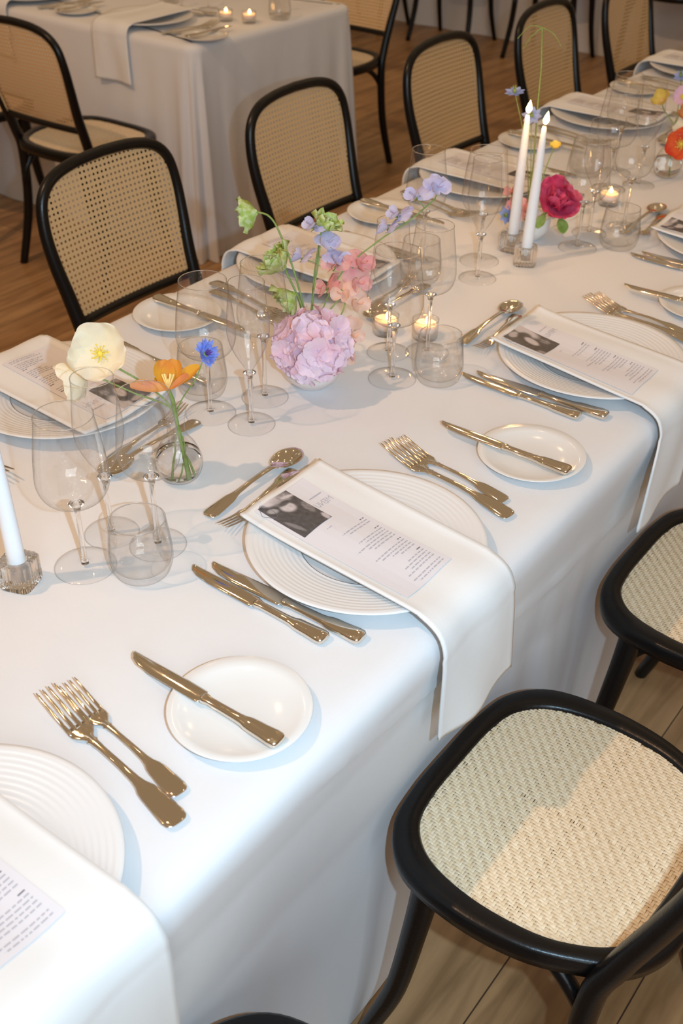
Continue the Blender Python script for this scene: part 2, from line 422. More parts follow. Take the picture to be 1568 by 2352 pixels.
# cloth of a table: rounded rectangle dropping to the floor with corner pleats
def cloth_box(x0, x1, y0, y1, label, pleats=5, amp=.05, seed=0, step=.03):
    cx, cy = (x0 + x1) / 2, (y0 + y1) / 2; hx, hy = (x1 - x0) / 2, (y1 - y0) / 2; R = .05
    loop = []
    for (sx, sy, a0) in ((1, 1, 0), (-1, 1, 90), (-1, -1, 180), (1, -1, 270)):
        for k in range(13):
            a = math.radians(a0 + 90 * k / 12)
            loop.append((cx + sx * (hx - R) + R * math.cos(a), cy + sy * (hy - R) + R * math.sin(a), math.cos(a), math.sin(a), k / 12))
        nxt = {(1, 1): ((cx - hx + R, cy + hy), (0, 1), cx + hx - R), (-1, 1): ((cx - hx, cy - hy + R), (-1, 0), cy + hy - R),
               (-1, -1): ((cx + hx - R, cy - hy), (0, -1), cx - hx + R), (1, -1): ((cx + hx, cy + hy - R), (1, 0), cy - hy + R)}[(sx, sy)]
        (ex, ey), (nx, ny), st = nxt
        Ln = abs((ex - st) if ny else (ey - st)); m = max(2, int(Ln / step))
        for k in range(1, m):
            t = k / m; d = min(t, 1 - t) * Ln
            if ny: loop.append((lerp(st, ex, t), ey, nx, ny, -d))
            else: loop.append((ex, lerp(st, ey, t), nx, ny, -d))
    n = len(loop); mb = MB(); levels = []
    top = [(.06, .75), (.02, .7495), (.006, .744), (.0, .732)]
    zs = [.72 - .72 * k / 26 for k in range(27)]
    for ins, z in top: levels.append([(p[0] - p[2] * ins, p[1] - p[3] * ins, z) for p in loop])
    for z in zs:
        f = (1 - z / .72) ** .8; L_ = []
        for i, p in enumerate(loop):
            if p[4] >= 0: off = amp * (1 + .0 * p[4]) * (.55 + .45 * math.cos(2 * PI * pleats * .5 * p[4] + seed))
            else:
                d = -p[4]; w = math.exp(-d / .16)
                off = amp * w * (.35 + .45 * math.cos(d * 52 + seed)) + .010 * math.sin(d * 17 + seed + i * .01) * (1 - w) + .006
            L_.append((p[0] + p[2] * off * f, p[1] + p[3] * off * f, max(z, .002)))
        levels.append(L_)
    mb.v = [q for l in levels for q in l]
    mb.f = [(a * n + i, (a + 1) * n + i, (a + 1) * n + (i + 1) % n, a * n + (i + 1) % n) for a in range(len(levels) - 1) for i in range(n)]
    b = len(mb.v); mb.v.append((cx, cy, .75)); mb.f += [(i, (i + 1) % n, b) for i in range(n)]
    o = mb.build('tablecloth', MT['cloth']); return tag(o, label, 'tablecloth', 'tablecloths of the background tables')
cloth_box(-6.2, -1.745, 2.83, 3.73, 'white tablecloth on the background table behind the cane chairs, its corner falling in pleats', amp=.06)
cloth_box(-6.5, 1.6, 6.62, 7.5, 'white tablecloth of the farthest table, at the top edge behind a row of chair legs', amp=.03, seed=1)

# ------------------------------------------------------------ bentwood chair (front towards local -x)
OUT = [(-.215, 0), (-.213, .085), (-.198, .155), (-.150, .205), (-.06, .2225), (.03, .215), (.10, .188), (.150, .158), (.178, .112), (.188, .055), (.19, 0)]
INN = [(-.172, 0), (-.170, .075), (-.157, .125), (-.118, .160), (-.05, .176), (.03, .173), (.082, .155), (.118, .127), (.137, .088), (.145, .044), (.147, 0)]
OUT = [(x * .978, y * .978) for x, y in OUT]; INN = [(x * 1.045 - .001, y * 1.045) for x, y in INN]
def closed_loop(half, per=6):
    pts = [(x, y, 0) for x, y in half] + [(x, -y, 0) for x, y in half[-2:0:-1]]
    return crom(pts, per, True)
lo, li = closed_loop(OUT), closed_loop(INN)
def seat_frame_mb():
    mb = MB(); n = len(lo); rings = []
    sec = [(1.0, .4300), (1.0, .4555), (.90, .4605), (.5, .4625), (.15, .4615), (.02, .4575), (0, .445), (.06, .4310), (.5, .4270)]  # t:1 inner ..0 outer
    for t, z in sec: rings.append([(lerp(a.x, b.x, t), lerp(a.y, b.y, t), z) for a, b in zip(lo, li)])
    mb.v = [p for r in rings for p in r]; m = len(sec)
    mb.f = [(a * n + i, a * n + (i + 1) % n, ((a + 1) % m) * n + (i + 1) % n, ((a + 1) % m) * n + i) for a in range(m) for i in range(n)]
    return mb
def cross_range(c, axis):
    """extent of the inner outline where the other coordinate equals c"""
    v = []
    for a, b in zip(li, li[1:] + li[:1]):
        p, q = (a[axis], b[axis])
        if (p - c) * (q - c) < 0:
            t = (c - p) / (q - p); v.append(lerp(a[1 - axis], b[1 - axis], t))
    return (min(v), max(v)) if len(v) >= 2 else None
def woven_mb():
    mb = MB(); P = .0046; rnd = random.Random(3); A = .00075
    for axis in (0, 1):
        c0 = -.1886
        i = 0
        while True:
            c = c0 + P * i
            if c > .19: break
            i += 1
            rg = cross_range(c, axis)
            if not rg or rg[1] - rg[0] < .01: continue
            a, b = rg[0] - .003, rg[1] + .003
            hw = P * (.5 - abs(rnd.gauss(0, .035))) - .00004
            if rnd.random() < .10: hw *= .80
            c += rnd.gauss(0, .00012); gi = round(c / P)
            s0 = math.floor(a / P * 2); s1 = math.ceil(b / P * 2); pts = []
            for k in range(s0, s1 + 1):
                s = min(max(k * P / 2, a), b)
                if k % 2 == 0:
                    gj = k // 2; over = ((gi + gj) % 4 < 2)
                    z = A if over else -A
                    if axis: z = -z
                else:
                    z = None
                pts.append([s, z])
            for k, q in enumerate(pts):
                if q[1] is None:
                    lf = pts[k - 1][1] if k else 0; rt = pts[k + 1][1] if k + 1 < len(pts) else 0
                    q[1] = (lf + rt) / 2
            b0 = len(mb.v); dome = .0004
            for s, z in pts:
                for w, dz in ((-hw, 0), (0, dome), (hw, 0)):
                    mb.v.append((c + w, s, .4535 + z + dz) if axis == 0 else (s, c + w, .4535 + z + dz))
            for k in range(len(pts) - 1):
                q = b0 + k * 3; fl = axis == 0
                for e in (0, 1):
                    f = (q + e, q + e + 1, q + e + 4, q + e + 3)
                    mb.f.append(f if fl else f[::-1])
    return mb
HOOP0 = [(.165, .212, 0), (.135, .196, .2), (.136, .184, .40), (.158, .181, .49), (.190, .187, .60), (.214, .197, .70), (.229, .199, .775), (.239, .187, .835), (.245, .150, .871), (.248, .085, .888), (.249, 0, .893)]
HOOP = [(x - .020 * sst(.0, .3, z) - (.0 if z > 0 else 0), y, z - .026 * sst(.5, .8, z)) for x, y, z in HOOP0]
hp = crom(HOOP, 6); hoop_pts = hp + [Vector((p.x, -p.y, p.z)) for p in hp[-2::-1]]
def hoop_at(z):
    for a, b in zip(hp, hp[1:]):
        if a.z <= z <= b.z: t = (z - a.z) / max(b.z - a.z, 1e-6); return lerp(a.x, b.x, t), lerp(a.y, b.y, t)
    return hp[-1].x, 0
def make_chair():
    t = thing('dining_chair', 'chair', 'chair')
    seat_frame_mb().build('seat_frame', MT['bwood'], t)
    woven_mb().build('woven_seat', MT['strand'], t, smooth=False)
    r = []
    for p in hoop_pts: r.append(.0165 - .004 * sst(.5, .85, p.z) - .002 * (1 - sst(0, .2, p.z)))
    m = MB(); m.tube(hoop_pts, r, 12); m.build('back_hoop', MT['bwood'], t)
    for s in (-1, 1):
        pts = crom([(-.118, s * .178, .432), (-.128, s * .184, .33), (-.148, s * .190, .18), (-.178, s * .197, .07), (-.200, s * .203, 0)], 5)
        m = MB(); m.tube(pts, [lerp(.021, .0125, (i / (len(pts) - 1)) ** .7) for i in range(len(pts))], 12); m.build('leg', MT['bwood'], t)
        m = MB()
        m.tube(crom([(-.135, s * .170, .325), (-.118, s * .168, .375), (-.085, s * .160, .410), (-.045, s * .155, .428)], 5), .011, 8)
        m.tube(crom([(.130, s * .180, .30), (.112, s * .176, .355), (.07, s * .17, .40), (.02, s * .165, .428)], 5), .011, 8)
        m.build('corner_brace', MT['bwood'], t)
    # bottom rail of the back and the cane panel inside the hoop
    x, y = hoop_at(.545)
    m = MB(); m.tube([(x + .010 * (1 - (k / 6) ** 2), y * k / 6, .545) for k in range(-6, 7)], .011, 10); m.build('back_rail', MT['bwood'], t)
    Z0, Z1 = .551, .853; nz = 34; nu = 21; m = MB(); lim = []
    for j in range(nz + 1):
        q = j / nz; z = lerp(Z0, Z1, 1 - (1 - q) ** 1.7)
        hx, hy = hoop_at(z); hw = max(hy - .0085, .0)
        zt = z
        lim.append((z, hx, hw))
    for z, hx, hw in lim:
        for k in range(nu):
            u = 2 * k / (nu - 1) - 1
            m.v.append((hx + .010 * (1 - (u * hw / .2) ** 2) - .002, u * hw, z))
    m.f = [(j * nu + k, j * nu + k + 1, (j + 1) * nu + k + 1, (j + 1) * nu + k) for j in range(nz) for k in range(nu - 1)]
    m.build('cane_back', MT['cane'], t, uvf=lambda c: (c.y, c.z))
    m = MB(); ed = [(a[1] + .006, a[2] - .006, a[0]) for a in lim if a[2] > .03]; ed += [(lim[-1][1] + .006, 0, lim[-1][0])]
    e = [Vector(p) for p in ed]; m.tube(e + [Vector((p.x, -p.y, p.z)) for p in e[-2::-1]], .0032, 6); m.build('cane_spline', MT['bead'], t)
    return t
PROTO['chair'] = make_chair()
F180 = PI
NG = 'black chairs along the near side of the main table'; FG = 'black chairs along the far side of the main table'
for x, y, r, lb, g in [
    (.655, .967, 0, 'black bentwood chair with pale woven seat, largest in view at lower right', NG),
    (.660, 1.570, 0, 'black bentwood chair whose seat is cut by the right edge, behind the lower right chair', NG),
    (.655, .322, 0, 'black bentwood chair of which only the front of the seat shows at the bottom edge', NG),
    (-.672, 1.645, F180, 'cane-backed chair nearest the camera across the table, its round holes clearly visible', FG),
    (-.672, 2.315, F180, 'cane-backed chair with its shadow on the background tablecloth, behind the pink hydrangea', FG),
    (-.672, 3.015, F180, 'cane-backed chair between the two lone table candles and the background table', FG),
    (-.672, 3.67, F180, 'cane-backed chair directly behind the candle flames and the tall drooping stem', FG),
    (-.672, 4.32, F180, 'cane-backed chair at the upper right corner across the main table', FG),
    (-2.045, 2.575, -PI / 2, 'cane chair seen from behind at the left edge, drawn up to the background table', 'chairs round the background table'),
    (-2.68, 2.575, -PI / 2, 'black chair half out of frame at the left edge, beside the cane chair there', 'chairs round the background table'),
    (-2.07, 4.02, PI / 2, 'chair at the far side of the background table, seen edge-on past the cloth', 'chairs round the background table'),
    (-3.55, 6.36, -PI / 2, 'first chair from the left in the row before the farthest table', 'chairs before the farthest table'),
    (-2.90, 6.36, -PI / 2, 'second chair from the left in the row before the farthest table', 'chairs before the farthest table'),
    (-2.22, 6.36, -PI / 2, 'third chair from the left in the row before the farthest table', 'chairs before the farthest table'),
    (-1.52, 6.36, -PI / 2, 'fourth chair from the left in the row before the farthest table', 'chairs before the farthest table')]:
    place('chair', lb, (x, y, 0), r, g)

# ------------------------------------------------------------ tableware prototypes
def make_dinner():
    t = thing('dinner_plate', 'plate', 'plate'); p = [(0, .004), (.050, .004), (.058, .002), (.062, .000), (.066, .003), (.110, .010), (.150, .0195), (.1565, .0225), (.158, .0238), (.1575, .0252)]
    r = .153
    while r > .0905:       # eight turned rings on the broad rim
        for q, dz in ((0, .0), (.25, .0004), (.5, .0006), (.75, .0004)):
            rr = r - q * .0068; p.append((rr, interp(rr, [(.09, .0125), (.153, .0245)]) + dz))
        r -= .0068
    p += [(.0895, .0122), (.084, .0100), (.070, .0085), (0, .0080)]
    m = MB(); m.lathe(p, 128); m.build('plate_body', MT['ribbed'], t); return t
def make_side():
    t = thing('bread_plate', 'plate', 'bread plate'); p = [(0, .003), (.040, .003), (.043, .000), (.047, .0025), (.066, .0075), (.0788, .0138), (.080, .0148), (.0793, .0155), (.066, .0105), (.048, .0065), (.030, .0055), (0, .0053)]
    m = MB(); m.lathe(p, 96); m.build('plate_body', MT['china'], t); return t
def make_knife():
    t = thing('table_knife', 'knife', 'knife')
    m = MB(); m.ribbon([(-.1110, .0006, .006, .0004, .0072), (-.1095, .0026, .006, .0007, .0055), (-.104, .0055, .006, .0009, .0028), (-.093, .0080, .006, .0010, .0006), (-.07, .0097, .006, .0011, -.0004), (-.03, .0103, .006, .0012, 0), (-.004, .0103, .006, .0012, 0), (.0, .0100, .006, .0012), (.0015, .0060, .006, .0013)], 12, power=2)
    m.build('blade', MT['steel'], t)
    m = MB(); m.ribbon([(.000, .0050, .006, .0034), (.003, .0068, .006, .0042), (.006, .0066, .006, .0042), (.010, .0052, .006, .0036), (.030, .0055, .006, .0038), (.052, .0060, .006, .0042), (.060, .0068, .0062, .0046), (.066, .0088, .0064, .0050), (.072, .0094, .0066, .0050), (.088, .0102, .0068, .0052), (.100, .0113, .0070, .0056), (.107, .0108, .0070, .0054), (.1100, .0085, .0070, .0044), (.1110, .0045, .0070, .0025)], 16, power=2.8)
    m.build('handle', MT['steel'], t); return t
FZ = [(-.104, .0180), (-.092, .0148), (-.075, .0095), (-.060, .0058), (-.05, .0046), (-.035, .0050), (-.02, .0068), (.02, .0092), (.06, .0088), (.09, .0066), (.104, .0055)]
def make_fork():
    t = thing('fork', 'fork', 'fork'); fz = lambda x: interp(x, FZ)
    m = MB()
    for k in range(4):
        y = (k - 1.5) * .0066
        m.ribbon([(x, w, fz(x), h, y * (1 if x < -.05 else .95)) for x, w, h in ((-.104, .0006, .0005), (-.100, .0011, .0008), (-.085, .0015, .0010), (-.07, .0018, .0011), (-.052, .0021, .0012), (-.046, .0026, .0012))], 8)
    m.build('tines', MT['steel'], t)
    m = MB(); m.ribbon([(x, w, fz(x), h) for x, w, h in ((-.0535, .0118, .0010), (-.048, .0126, .0012), (-.042, .0120, .0014), (-.037, .0088, .0016), (-.033, .0055, .0018), (-.029, .0042, .0020), (-.026, .0055, .0022), (-.023, .0040, .0020), (-.01, .0034, .0019), (.02, .0036, .0018), (.042, .0046, .0017), (.050, .0060, .0017), (.057, .0088, .0016), (.063, .0098, .0015), (.080, .0112, .0014), (.095, .0122, .0013), (.101, .0110, .0012), (.1035, .0078, .0010), (.1042, .004, .0007))], 14)
    m.build('handle', MT['steel'], t); return t
def make_spoon():
    t = thing('dessert_spoon', 'spoon', 'spoon'); m = MB()
    def bowl(u, v):
        a = 2 * PI * u; r = v; x = math.cos(a) * r; y = math.sin(a) * r
        wx = .0305; wy = .0195 * (1 - .10 * x)
        return (-.070 + x * wx, y * wy, .0012 + .0085 * r * r * (1 - .0 * r) + .0015)
    vs = [(-.070, 0, .0027)]; n = 36; R = 9
    for j in range(1, R + 1):
        for k in range(n): vs.append(bowl(k / n, j / R))
    fs = [(0, 1 + k, 1 + (k + 1) % n) for k in range(n)]
    for j in range(R - 1):
        for k in range(n): fs.append((1 + j * n + k, 1 + (j + 1) * n + k, 1 + (j + 1) * n + (k + 1) % n, 1 + j * n + (k + 1) % n))
    m.add(vs, fs); m.build('bowl', MT['steel'], t, solid=.0014, offset=0)
    m = MB(); m.ribbon([(-.043, .0060, .0108, .0010), (-.040, .0045, .0112, .0014), (-.036, .0036, .0116, .0018), (-.02, .0033, .0120, .0019), (.01, .0034, .0112, .0018), (.035, .0044, .0092, .0017), (.043, .0058, .0084, .0017), (.050, .0084, .0078, .0016), (.056, .0094, .0072, .0015), (.075, .0108, .0055, .0014), (.088, .0116, .0046, .0013), (.095, .0100, .0042, .0012), (.0985, .0060, .0040, .0009)], 14)
    m.build('handle', MT['steel'], t); return t
def stem_parts(t, hb, foot_r):
    m = MB(); m.lathe([(0, .0052), (.0050, .0050), (.0042, .009), (.0034, .02), (.0032, hb * .6), (.0036, hb - .012), (.0055, hb - .003), (.0100, hb + .0010), (.0060, hb + .0030), (0, hb + .0035)], 20); m.build('stem', MT['stemglass'], t)
    m = MB(); m.lathe([(foot_r - .002, .0003), (foot_r, .0009), (foot_r - .0005, .0016), (foot_r * .7, .0022), (foot_r * .35, .0034), (.0075, .0052), (.0045, .0085)], 64); m.build('foot', MT['glass'], t)
def make_wine(nm, label, prof, hb, foot):
    t = thing(nm, label, 'wine glass' if 'flute' not in nm else 'champagne flute')
    pts = crom([(r, 0, z) for r, z in prof], 7)
    m = MB(); q = [(max(p.x, 0), p.z) for p in pts]; rim = q[-1]
    m.lathe(q, 72); m.build('bowl', MT['glass'], t)
    m = MB(); m.lathe([(rim[0] + .00055 * math.cos(a), rim[1] + .00055 * math.sin(a)) for a in [k * PI / 4 for k in range(9)]], 72); m.build('rim', MT['stemglass'], t); stem_parts(t, hb, foot); return t
def make_tumbler():
    t = thing('water_tumbler', 'tumbler', 'tumbler'); m = MB()
    out = crom([(.0, 0, .0), (.027, 0, .0002), (.0345, 0, .004), (.0395, 0, .018), (.0405, 0, .033), (.0385, 0, .056), (.0352, 0, .083)], 6)
    m.lathe([(p.x, p.z) for p in out], 72); m.build('outer_wall', MT['glass'], t)
    m = MB(); m.lathe([(.0346 + .0008 * math.cos(a), .083 + .0008 * math.sin(a)) for a in [k * PI / 4 for k in range(9)]], 72); m.build('rim', MT['stemglass'], t)
    inn = crom([(0, 0, .0085), (.022, 0, .0088), (.0325, 0, .0125), (.0378, 0, .022), (.0391, 0, .034), (.0372, 0, .056), (.0340, 0, .083)], 6)
    m = MB(); m.lathe([(p.x, p.z) for p in inn], 72); m.build('inner_wall', MT['glass'], t); return t
PROTO['dinner'] = make_dinner(); PROTO['side'] = make_side(); PROTO['knife'] = make_knife(); PROTO['fork'] = make_fork(); PROTO['spoon'] = make_spoon()
PROTO['W'] = make_wine('red_wine_glass', 'g', [(.006, .101), (.022, .1035), (.037, .112), (.0448, .130), (.0446, .150), (.0415, .180), (.0372, .208), (.0352, .224)], .097, .040)
PROTO['B'] = make_wine('white_wine_glass', 'g', [(.006, .112), (.020, .1145), (.0335, .124), (.0395, .141), (.0392, .160), (.0360, .190), (.0325, .216), (.0312, .229)], .108, .038)
PROTO['F'] = make_wine('champagne_flute', 'g', [(.0045, .094), (.0100, .104), (.0200, .121), (.0290, .143), (.0318, .163), (.0302, .190), (.0275, .215), (.0262, .236)], .090, .037)
PROTO['T'] = make_tumbler()

# napkin folded to a band, laid over the plate and hanging from the table edge; origin on the edge of the table
NPATH = [(-.322, .7812), (-.300, .7792), (-.26, .7776), (-.17, .7768), (-.08, .7768), (-.035, .7768), (-.014, .7745), (.002, .7660), (.0105, .7500), (.0140, .7300), (.0145, .70), (.0135, .65), (.0125, .585)]
def napkin_surface(c0, c1, c2, seed):
    pts = crom([(x, 0, z) for x, z in NPATH], 5); Ls = [0]
    for a, b in zip(pts, pts[1:]): Ls.append(Ls[-1] + (b - a).length)
    T = Ls[-1]
    def f(u, v, lift=0):      # u along 0..1, v across -1..1
        s = u * T
        for i in range(len(Ls) - 1):
            if s <= Ls[i + 1] + 1e-9: break
        t = (s - Ls[i]) / (Ls[i + 1] - Ls[i]); p = pts[i].lerp(pts[i + 1], t); d = (pts[i + 1] - pts[i]).normalized()
        nrm = Vector((-d.z, 0, d.x))
        if nrm.z < 0 and p.z > .77: nrm = -nrm
        c = interp(s, [(0, c0), (.32, c1), (.36, c1), (T, c2)]); hw = interp(s, [(0, .086), (.3, .083), (T, .088)])
        w = .0016 * math.sin(v * 2.6 + s * 9 + seed) + .0014 * math.sin(v * 5 - s * 14 + 2 * seed)
        if s > .36: w = w * 1 + (s - .36) / .15 * (.006 * math.sin(v * 3.3 + seed) + .004)
        else: w += .0016
        w += .0030 * max(0, abs(v) - .86) / .14 * (1 if s < .3 else .3)
        p = p + nrm * (w + lift); return (p.x, c + v * hw, p.z)
    return f, T
def make_napkin(c0, c1, c2, seed):
    f, T = napkin_surface(c0, c1, c2, seed); m = MB()
    m.grid(70, 27, lambda u, v: f(u, 2 * v - 1))
    o = m.build('napkin', MT['napkin'], solid=.0032, offset=1); o['category'] = 'napkin'; return o, f, T

def portrait(kind):
    def el(u, v, cu, cv, a, b, rot=0, soft=.25):
        x, y = u - cu, v - cv; c, s = math.cos(rot), math.sin(rot); x, y = x * c + y * s, -x * s + y * c
        d = math.sqrt((x / a) ** 2 + (y / b) ** 2); return 1 - sst(1 - soft, 1 + soft, d)
    def f(u, v):       # u away from the inner end, v sideways
        nz = noise.noise(Vector((u * 14, v * 14, kind * 3.1))) * .5 + .5
        if kind == 1:
            g = .05 + .07 * nz
            g = lerp(g, .62, el(u, v, .0, .62, .13, .24) * .95)
            g = lerp(g, .25 + .3 * nz, el(u, v, .1, .35, .12, .3, 0, .4) * .8)
            g = lerp(g, .62, el(u, v, .13, .17, .035, .19, .15) * .9)
            g = lerp(g, .70 - .25 * nz, el(u, v, .33, .46, .13, .18, .2) * .95)
            g = lerp(g, .06, el(u, v, .22, .42, .055, .17) * .9)
            g = lerp(g, .30 * nz + .12, el(u, v, .55, .10, .16, .1, .3) * .8)
            g = lerp(g, .58, el(u, v, .91, .07, .10, .07, .3) * .9)
            g = lerp(g, .42, el(u, v, .22, .82, .06, .12, .4) * .8)
            g = lerp(g, .25, el(u, v, .72, .86, .2, .05, -.3) * .8)
        else:
            g = .05 + .06 * nz
            g = lerp(g, .55, el(u, v, .12, .15, .42, .2, .1) * .9)
            g = lerp(g, .45, el(u, v, .10, .6, .09, .2) * .9)
            g = lerp(g, .06, el(u, v, .30, .42, .16, .22) * .95)
            g = lerp(g, .66 - .2 * nz, el(u, v, .52, .52, .20, .13, .5) * .95)
            g = lerp(g, .30 * nz + .1, el(u, v, .72, .22, .12, .1) * .8)
            g = lerp(g, .34, el(u, v, .93, .92, .10, .10) * .8)
        return (g * 1.02, g * .93, g * .94)
    return f
def make_menu(f, T, kind, v0=-.80, v1=.40):
    """printed card lying on the napkin; writing as in the photo, which reads from the far left"""
    t = thing('menu_card', 'menu', 'menu card')
    S0, S1 = .012, .270
    def g(a, b, lift): return f(lerp(S0, S1, a) / T, lerp(v0, v1, b), lift)
    m = MB(); m.grid(36, 8, lambda a, b: g(a, b, .0046)); m.build('card', MT['paper'], t, smooth=False, solid=.0003)
    pf = portrait(kind); m = MB(); NU, NV = 46, 40; A0, A1, B0, B1 = .004, .335, .05, .62
    m.grid(NU, NV, lambda a, b: g(lerp(A0, A1, a), lerp(B0, B1, b), .0051)); o = m.build('printed_photo', MT['photo'], t)
    ca = o.data.color_attributes.new(name='ink', type='FLOAT_COLOR', domain='POINT')
    for i in range(NU):
        for j in range(NV):
            ca.data[i * NV + j].color = (*pf(i / (NU - 1), 1 - j / (NV - 1)), 1)
    rnd = random.Random(kind)
    m = MB(); h = MB()
    def dash(mb_, a, b_hi, b_lo, wd=.0032):
        b = b_hi
        while b > b_lo:
            L = rnd.uniform(.025, .085); e = max(b - L, b_lo)
            q = [g(a - wd, b, .0051), g(a + wd, b, .0051), g(a + wd, e, .0051), g(a - wd, e, .0051)]
            mb_.add(q, [(0, 1, 2, 3)]); b = e - .018
    a = .455
    for nl, lens in ((4, (.08, .52, .44, .0)), (6, (.09, .50, .42, .66, .50, .44)), (5, (.08, .62, .55, .40, .30)), (5, (.08, .34, .5, .44, .56)), (2, (.60, .52))):
        for k in range(nl):
            if lens[k] > 0: dash(h if (k == 0 and nl > 2) else m, a, .92 - (.0 if k else 0), .92 - lens[k])
            a += .0215
        a += .016
    dash(m, .385, .46, .36, .002)
    m.build('text_lines', MT['ink'], t); h.build('headings', MT['ink2'], t)
    # hand-lettered heading, mirrored like the whole photograph
    cu = bpy.data.curves.new('title', 'FONT'); cu.body = 'MENU'; cu.size = .020; cu.align_x = 'CENTER'; cu.offset = -.0002; cu.resolution_u = 3
    ob = bpy.data.objects.new('title', cu); me = bpy.data.meshes.new_from_object(ob); mm = MB()
    vs = []
    for v in me.vertices:
        vs.append(g(.235 - v.co.y / (S1 - S0) * .8, .81 - v.co.x / ((v1 - v0) * .085) * .62, .0051))
    mm.add(vs, [tuple(p.vertices) for p in me.polygons]); mm.build('title', MT['ink'], t, smooth=False)
    bpy.data.objects.remove(ob)
    m = MB(); q = [g(.145, .70, .0051), g(.152, .70, .0051), g(.152, .95, .0051), g(.145, .95, .0051)]; m.add(q, [(0, 1, 2, 3)])
    m.build('title_rule', MT['ink'], t, smooth=False)
    # drop-shaped outline emblem beside the photo
    pts = []
    for k in range(33):
        a_ = 2 * PI * k / 32; rr = .5
        x = math.cos(a_); y = math.sin(a_) * (math.sin(a_ / 2)) ** 1.3
        pts.append(Vector(g(.045 + .05 * x * .55 - .0, .045 + .085 * y, .0053)) if False else Vector(g(.060 + .085 * y, .0 + .075 - .085 * x, .0053)))
    m = MB(); m.tube(pts[1:-1], .00028, 5); m.build('drop_emblem', MT['ink2'], t)
    return t

# ------------------------------------------------------------ place settings
NAP = {'near0': (0.0, 0.0, .0, 1.0), 'near1': (.009, -.020, .0, 2.2), 'near2': (.0, -.045, -.085, 3.7), 'near3': (0, -.02, -.02, .4), 'far0': (.01, -.01, 0, 5.1)}
nap_cache = {}
PHOTO_KIND = {'near0': 1, 'near1': 1, 'near2': 2, 'near3': 1, 'far0': 2}
def setting(key, edge, rot, where, full=True, butter_deg=0, skip=()):
    E = Vector((edge[0], edge[1], 0)); ca, sa = math.cos(rot), math.sin(rot)
    def wp(x, y, z): return (E.x + x * ca - y * sa, E.y + x * sa + y * ca, z)
    def put(kind, label, x, y, z, r=0, sc=1, grp=None):
        o = place(kind, label + ' ' + where, wp(x, y, z), rot + math.radians(r), grp); o.scale = (sc, sc, sc); return o
    put('dinner', 'large white dinner plate with turned rings', -.171, 0, .7502, grp='ringed dinner plates')
    if 'side' not in skip:
        put('side', 'small plain white bread plate', -.106, .328, .7502, grp='bread plates')
        put('knife', 'butter knife lying across the bread plate', -.1465, .312, .7612, butter_deg, 1.0, 'silver knives')
    put('knife', 'outer knife', -.2135, -.1745, .7502, -1, 1.0, 'silver knives')
    put('knife', 'inner knife beside the plate', -.188, -.1515, .7502, 1, 1.08, 'silver knives')
    put('fork', 'outer fork', -.180, .222, .7503, -9, .98, 'silver forks')
    put('fork', 'inner fork beside the plate', -.172, .196, .7503, -9, 1.14, 'silver forks')
    put('spoon', 'dessert spoon', -.384, .026, .7503, -90, 1.02, 'dessert cutlery above the plates')
    put('fork', 'dessert fork', -.352, .000, .7503, 96, .86, 'dessert cutlery above the plates')
    nk = key if key in NAP else 'far0'
    if nk not in nap_cache:
        c = NAP[nk]; o, f, T = make_napkin(*c); mn = make_menu(f, T, PHOTO_KIND[nk])
        nap_cache[nk] = [o, mn]
    else:
        o, mn = nap_cache[nk]; o = copy_tree(o); mn = copy_tree(mn)
    for q, nm in ((o, 'folded white napkin draped over the plate'), (mn, 'menu card with a dark photo')):
        q.location = (E.x, E.y, 0); q.rotation_euler = (0, 0, rot); q['label'] = nm + ' ' + where
    o['group'] = 'draped napkins'; mn['group'] = 'menu cards'
    if 'menu' in skip:
        for k in kids(mn): bpy.data.objects.remove(k)
        bpy.data.objects.remove(mn)
setting('near1', (.475, .960), 0, 'at the middle near-side setting', butter_deg=0)
setting('near0', (.475, .306), 0, 'at the lower left corner setting', skip=())
setting('near2', (.475, 1.615), 0, 'at the near setting cut by the right edge', butter_deg=3)
setting('near3', (.475, 2.270), 0, 'at the near-side setting showing at upper right', skip=('side',))
setting('far0', (-.475, .990), PI, 'at the far setting behind the cream poppies')
setting('far1', (-.475, 1.640), PI, 'at the far setting behind the hydrangea')
setting('far2', (-.475, 2.290), PI, 'at the far setting behind the middle glasses')
setting('far3', (-.475, 2.945), PI, 'at the far setting behind the candle flames')
setting('far4', (-.475, 3.600), PI, 'at the far setting in the upper right corner')
setting('back1', (-2.115, 2.83), -PI / 2, 'on the background table by its pleated corner', skip=('menu',))
setting('back2', (-2.745, 2.83), -PI / 2, 'on the background table at the left edge', skip=('menu',))

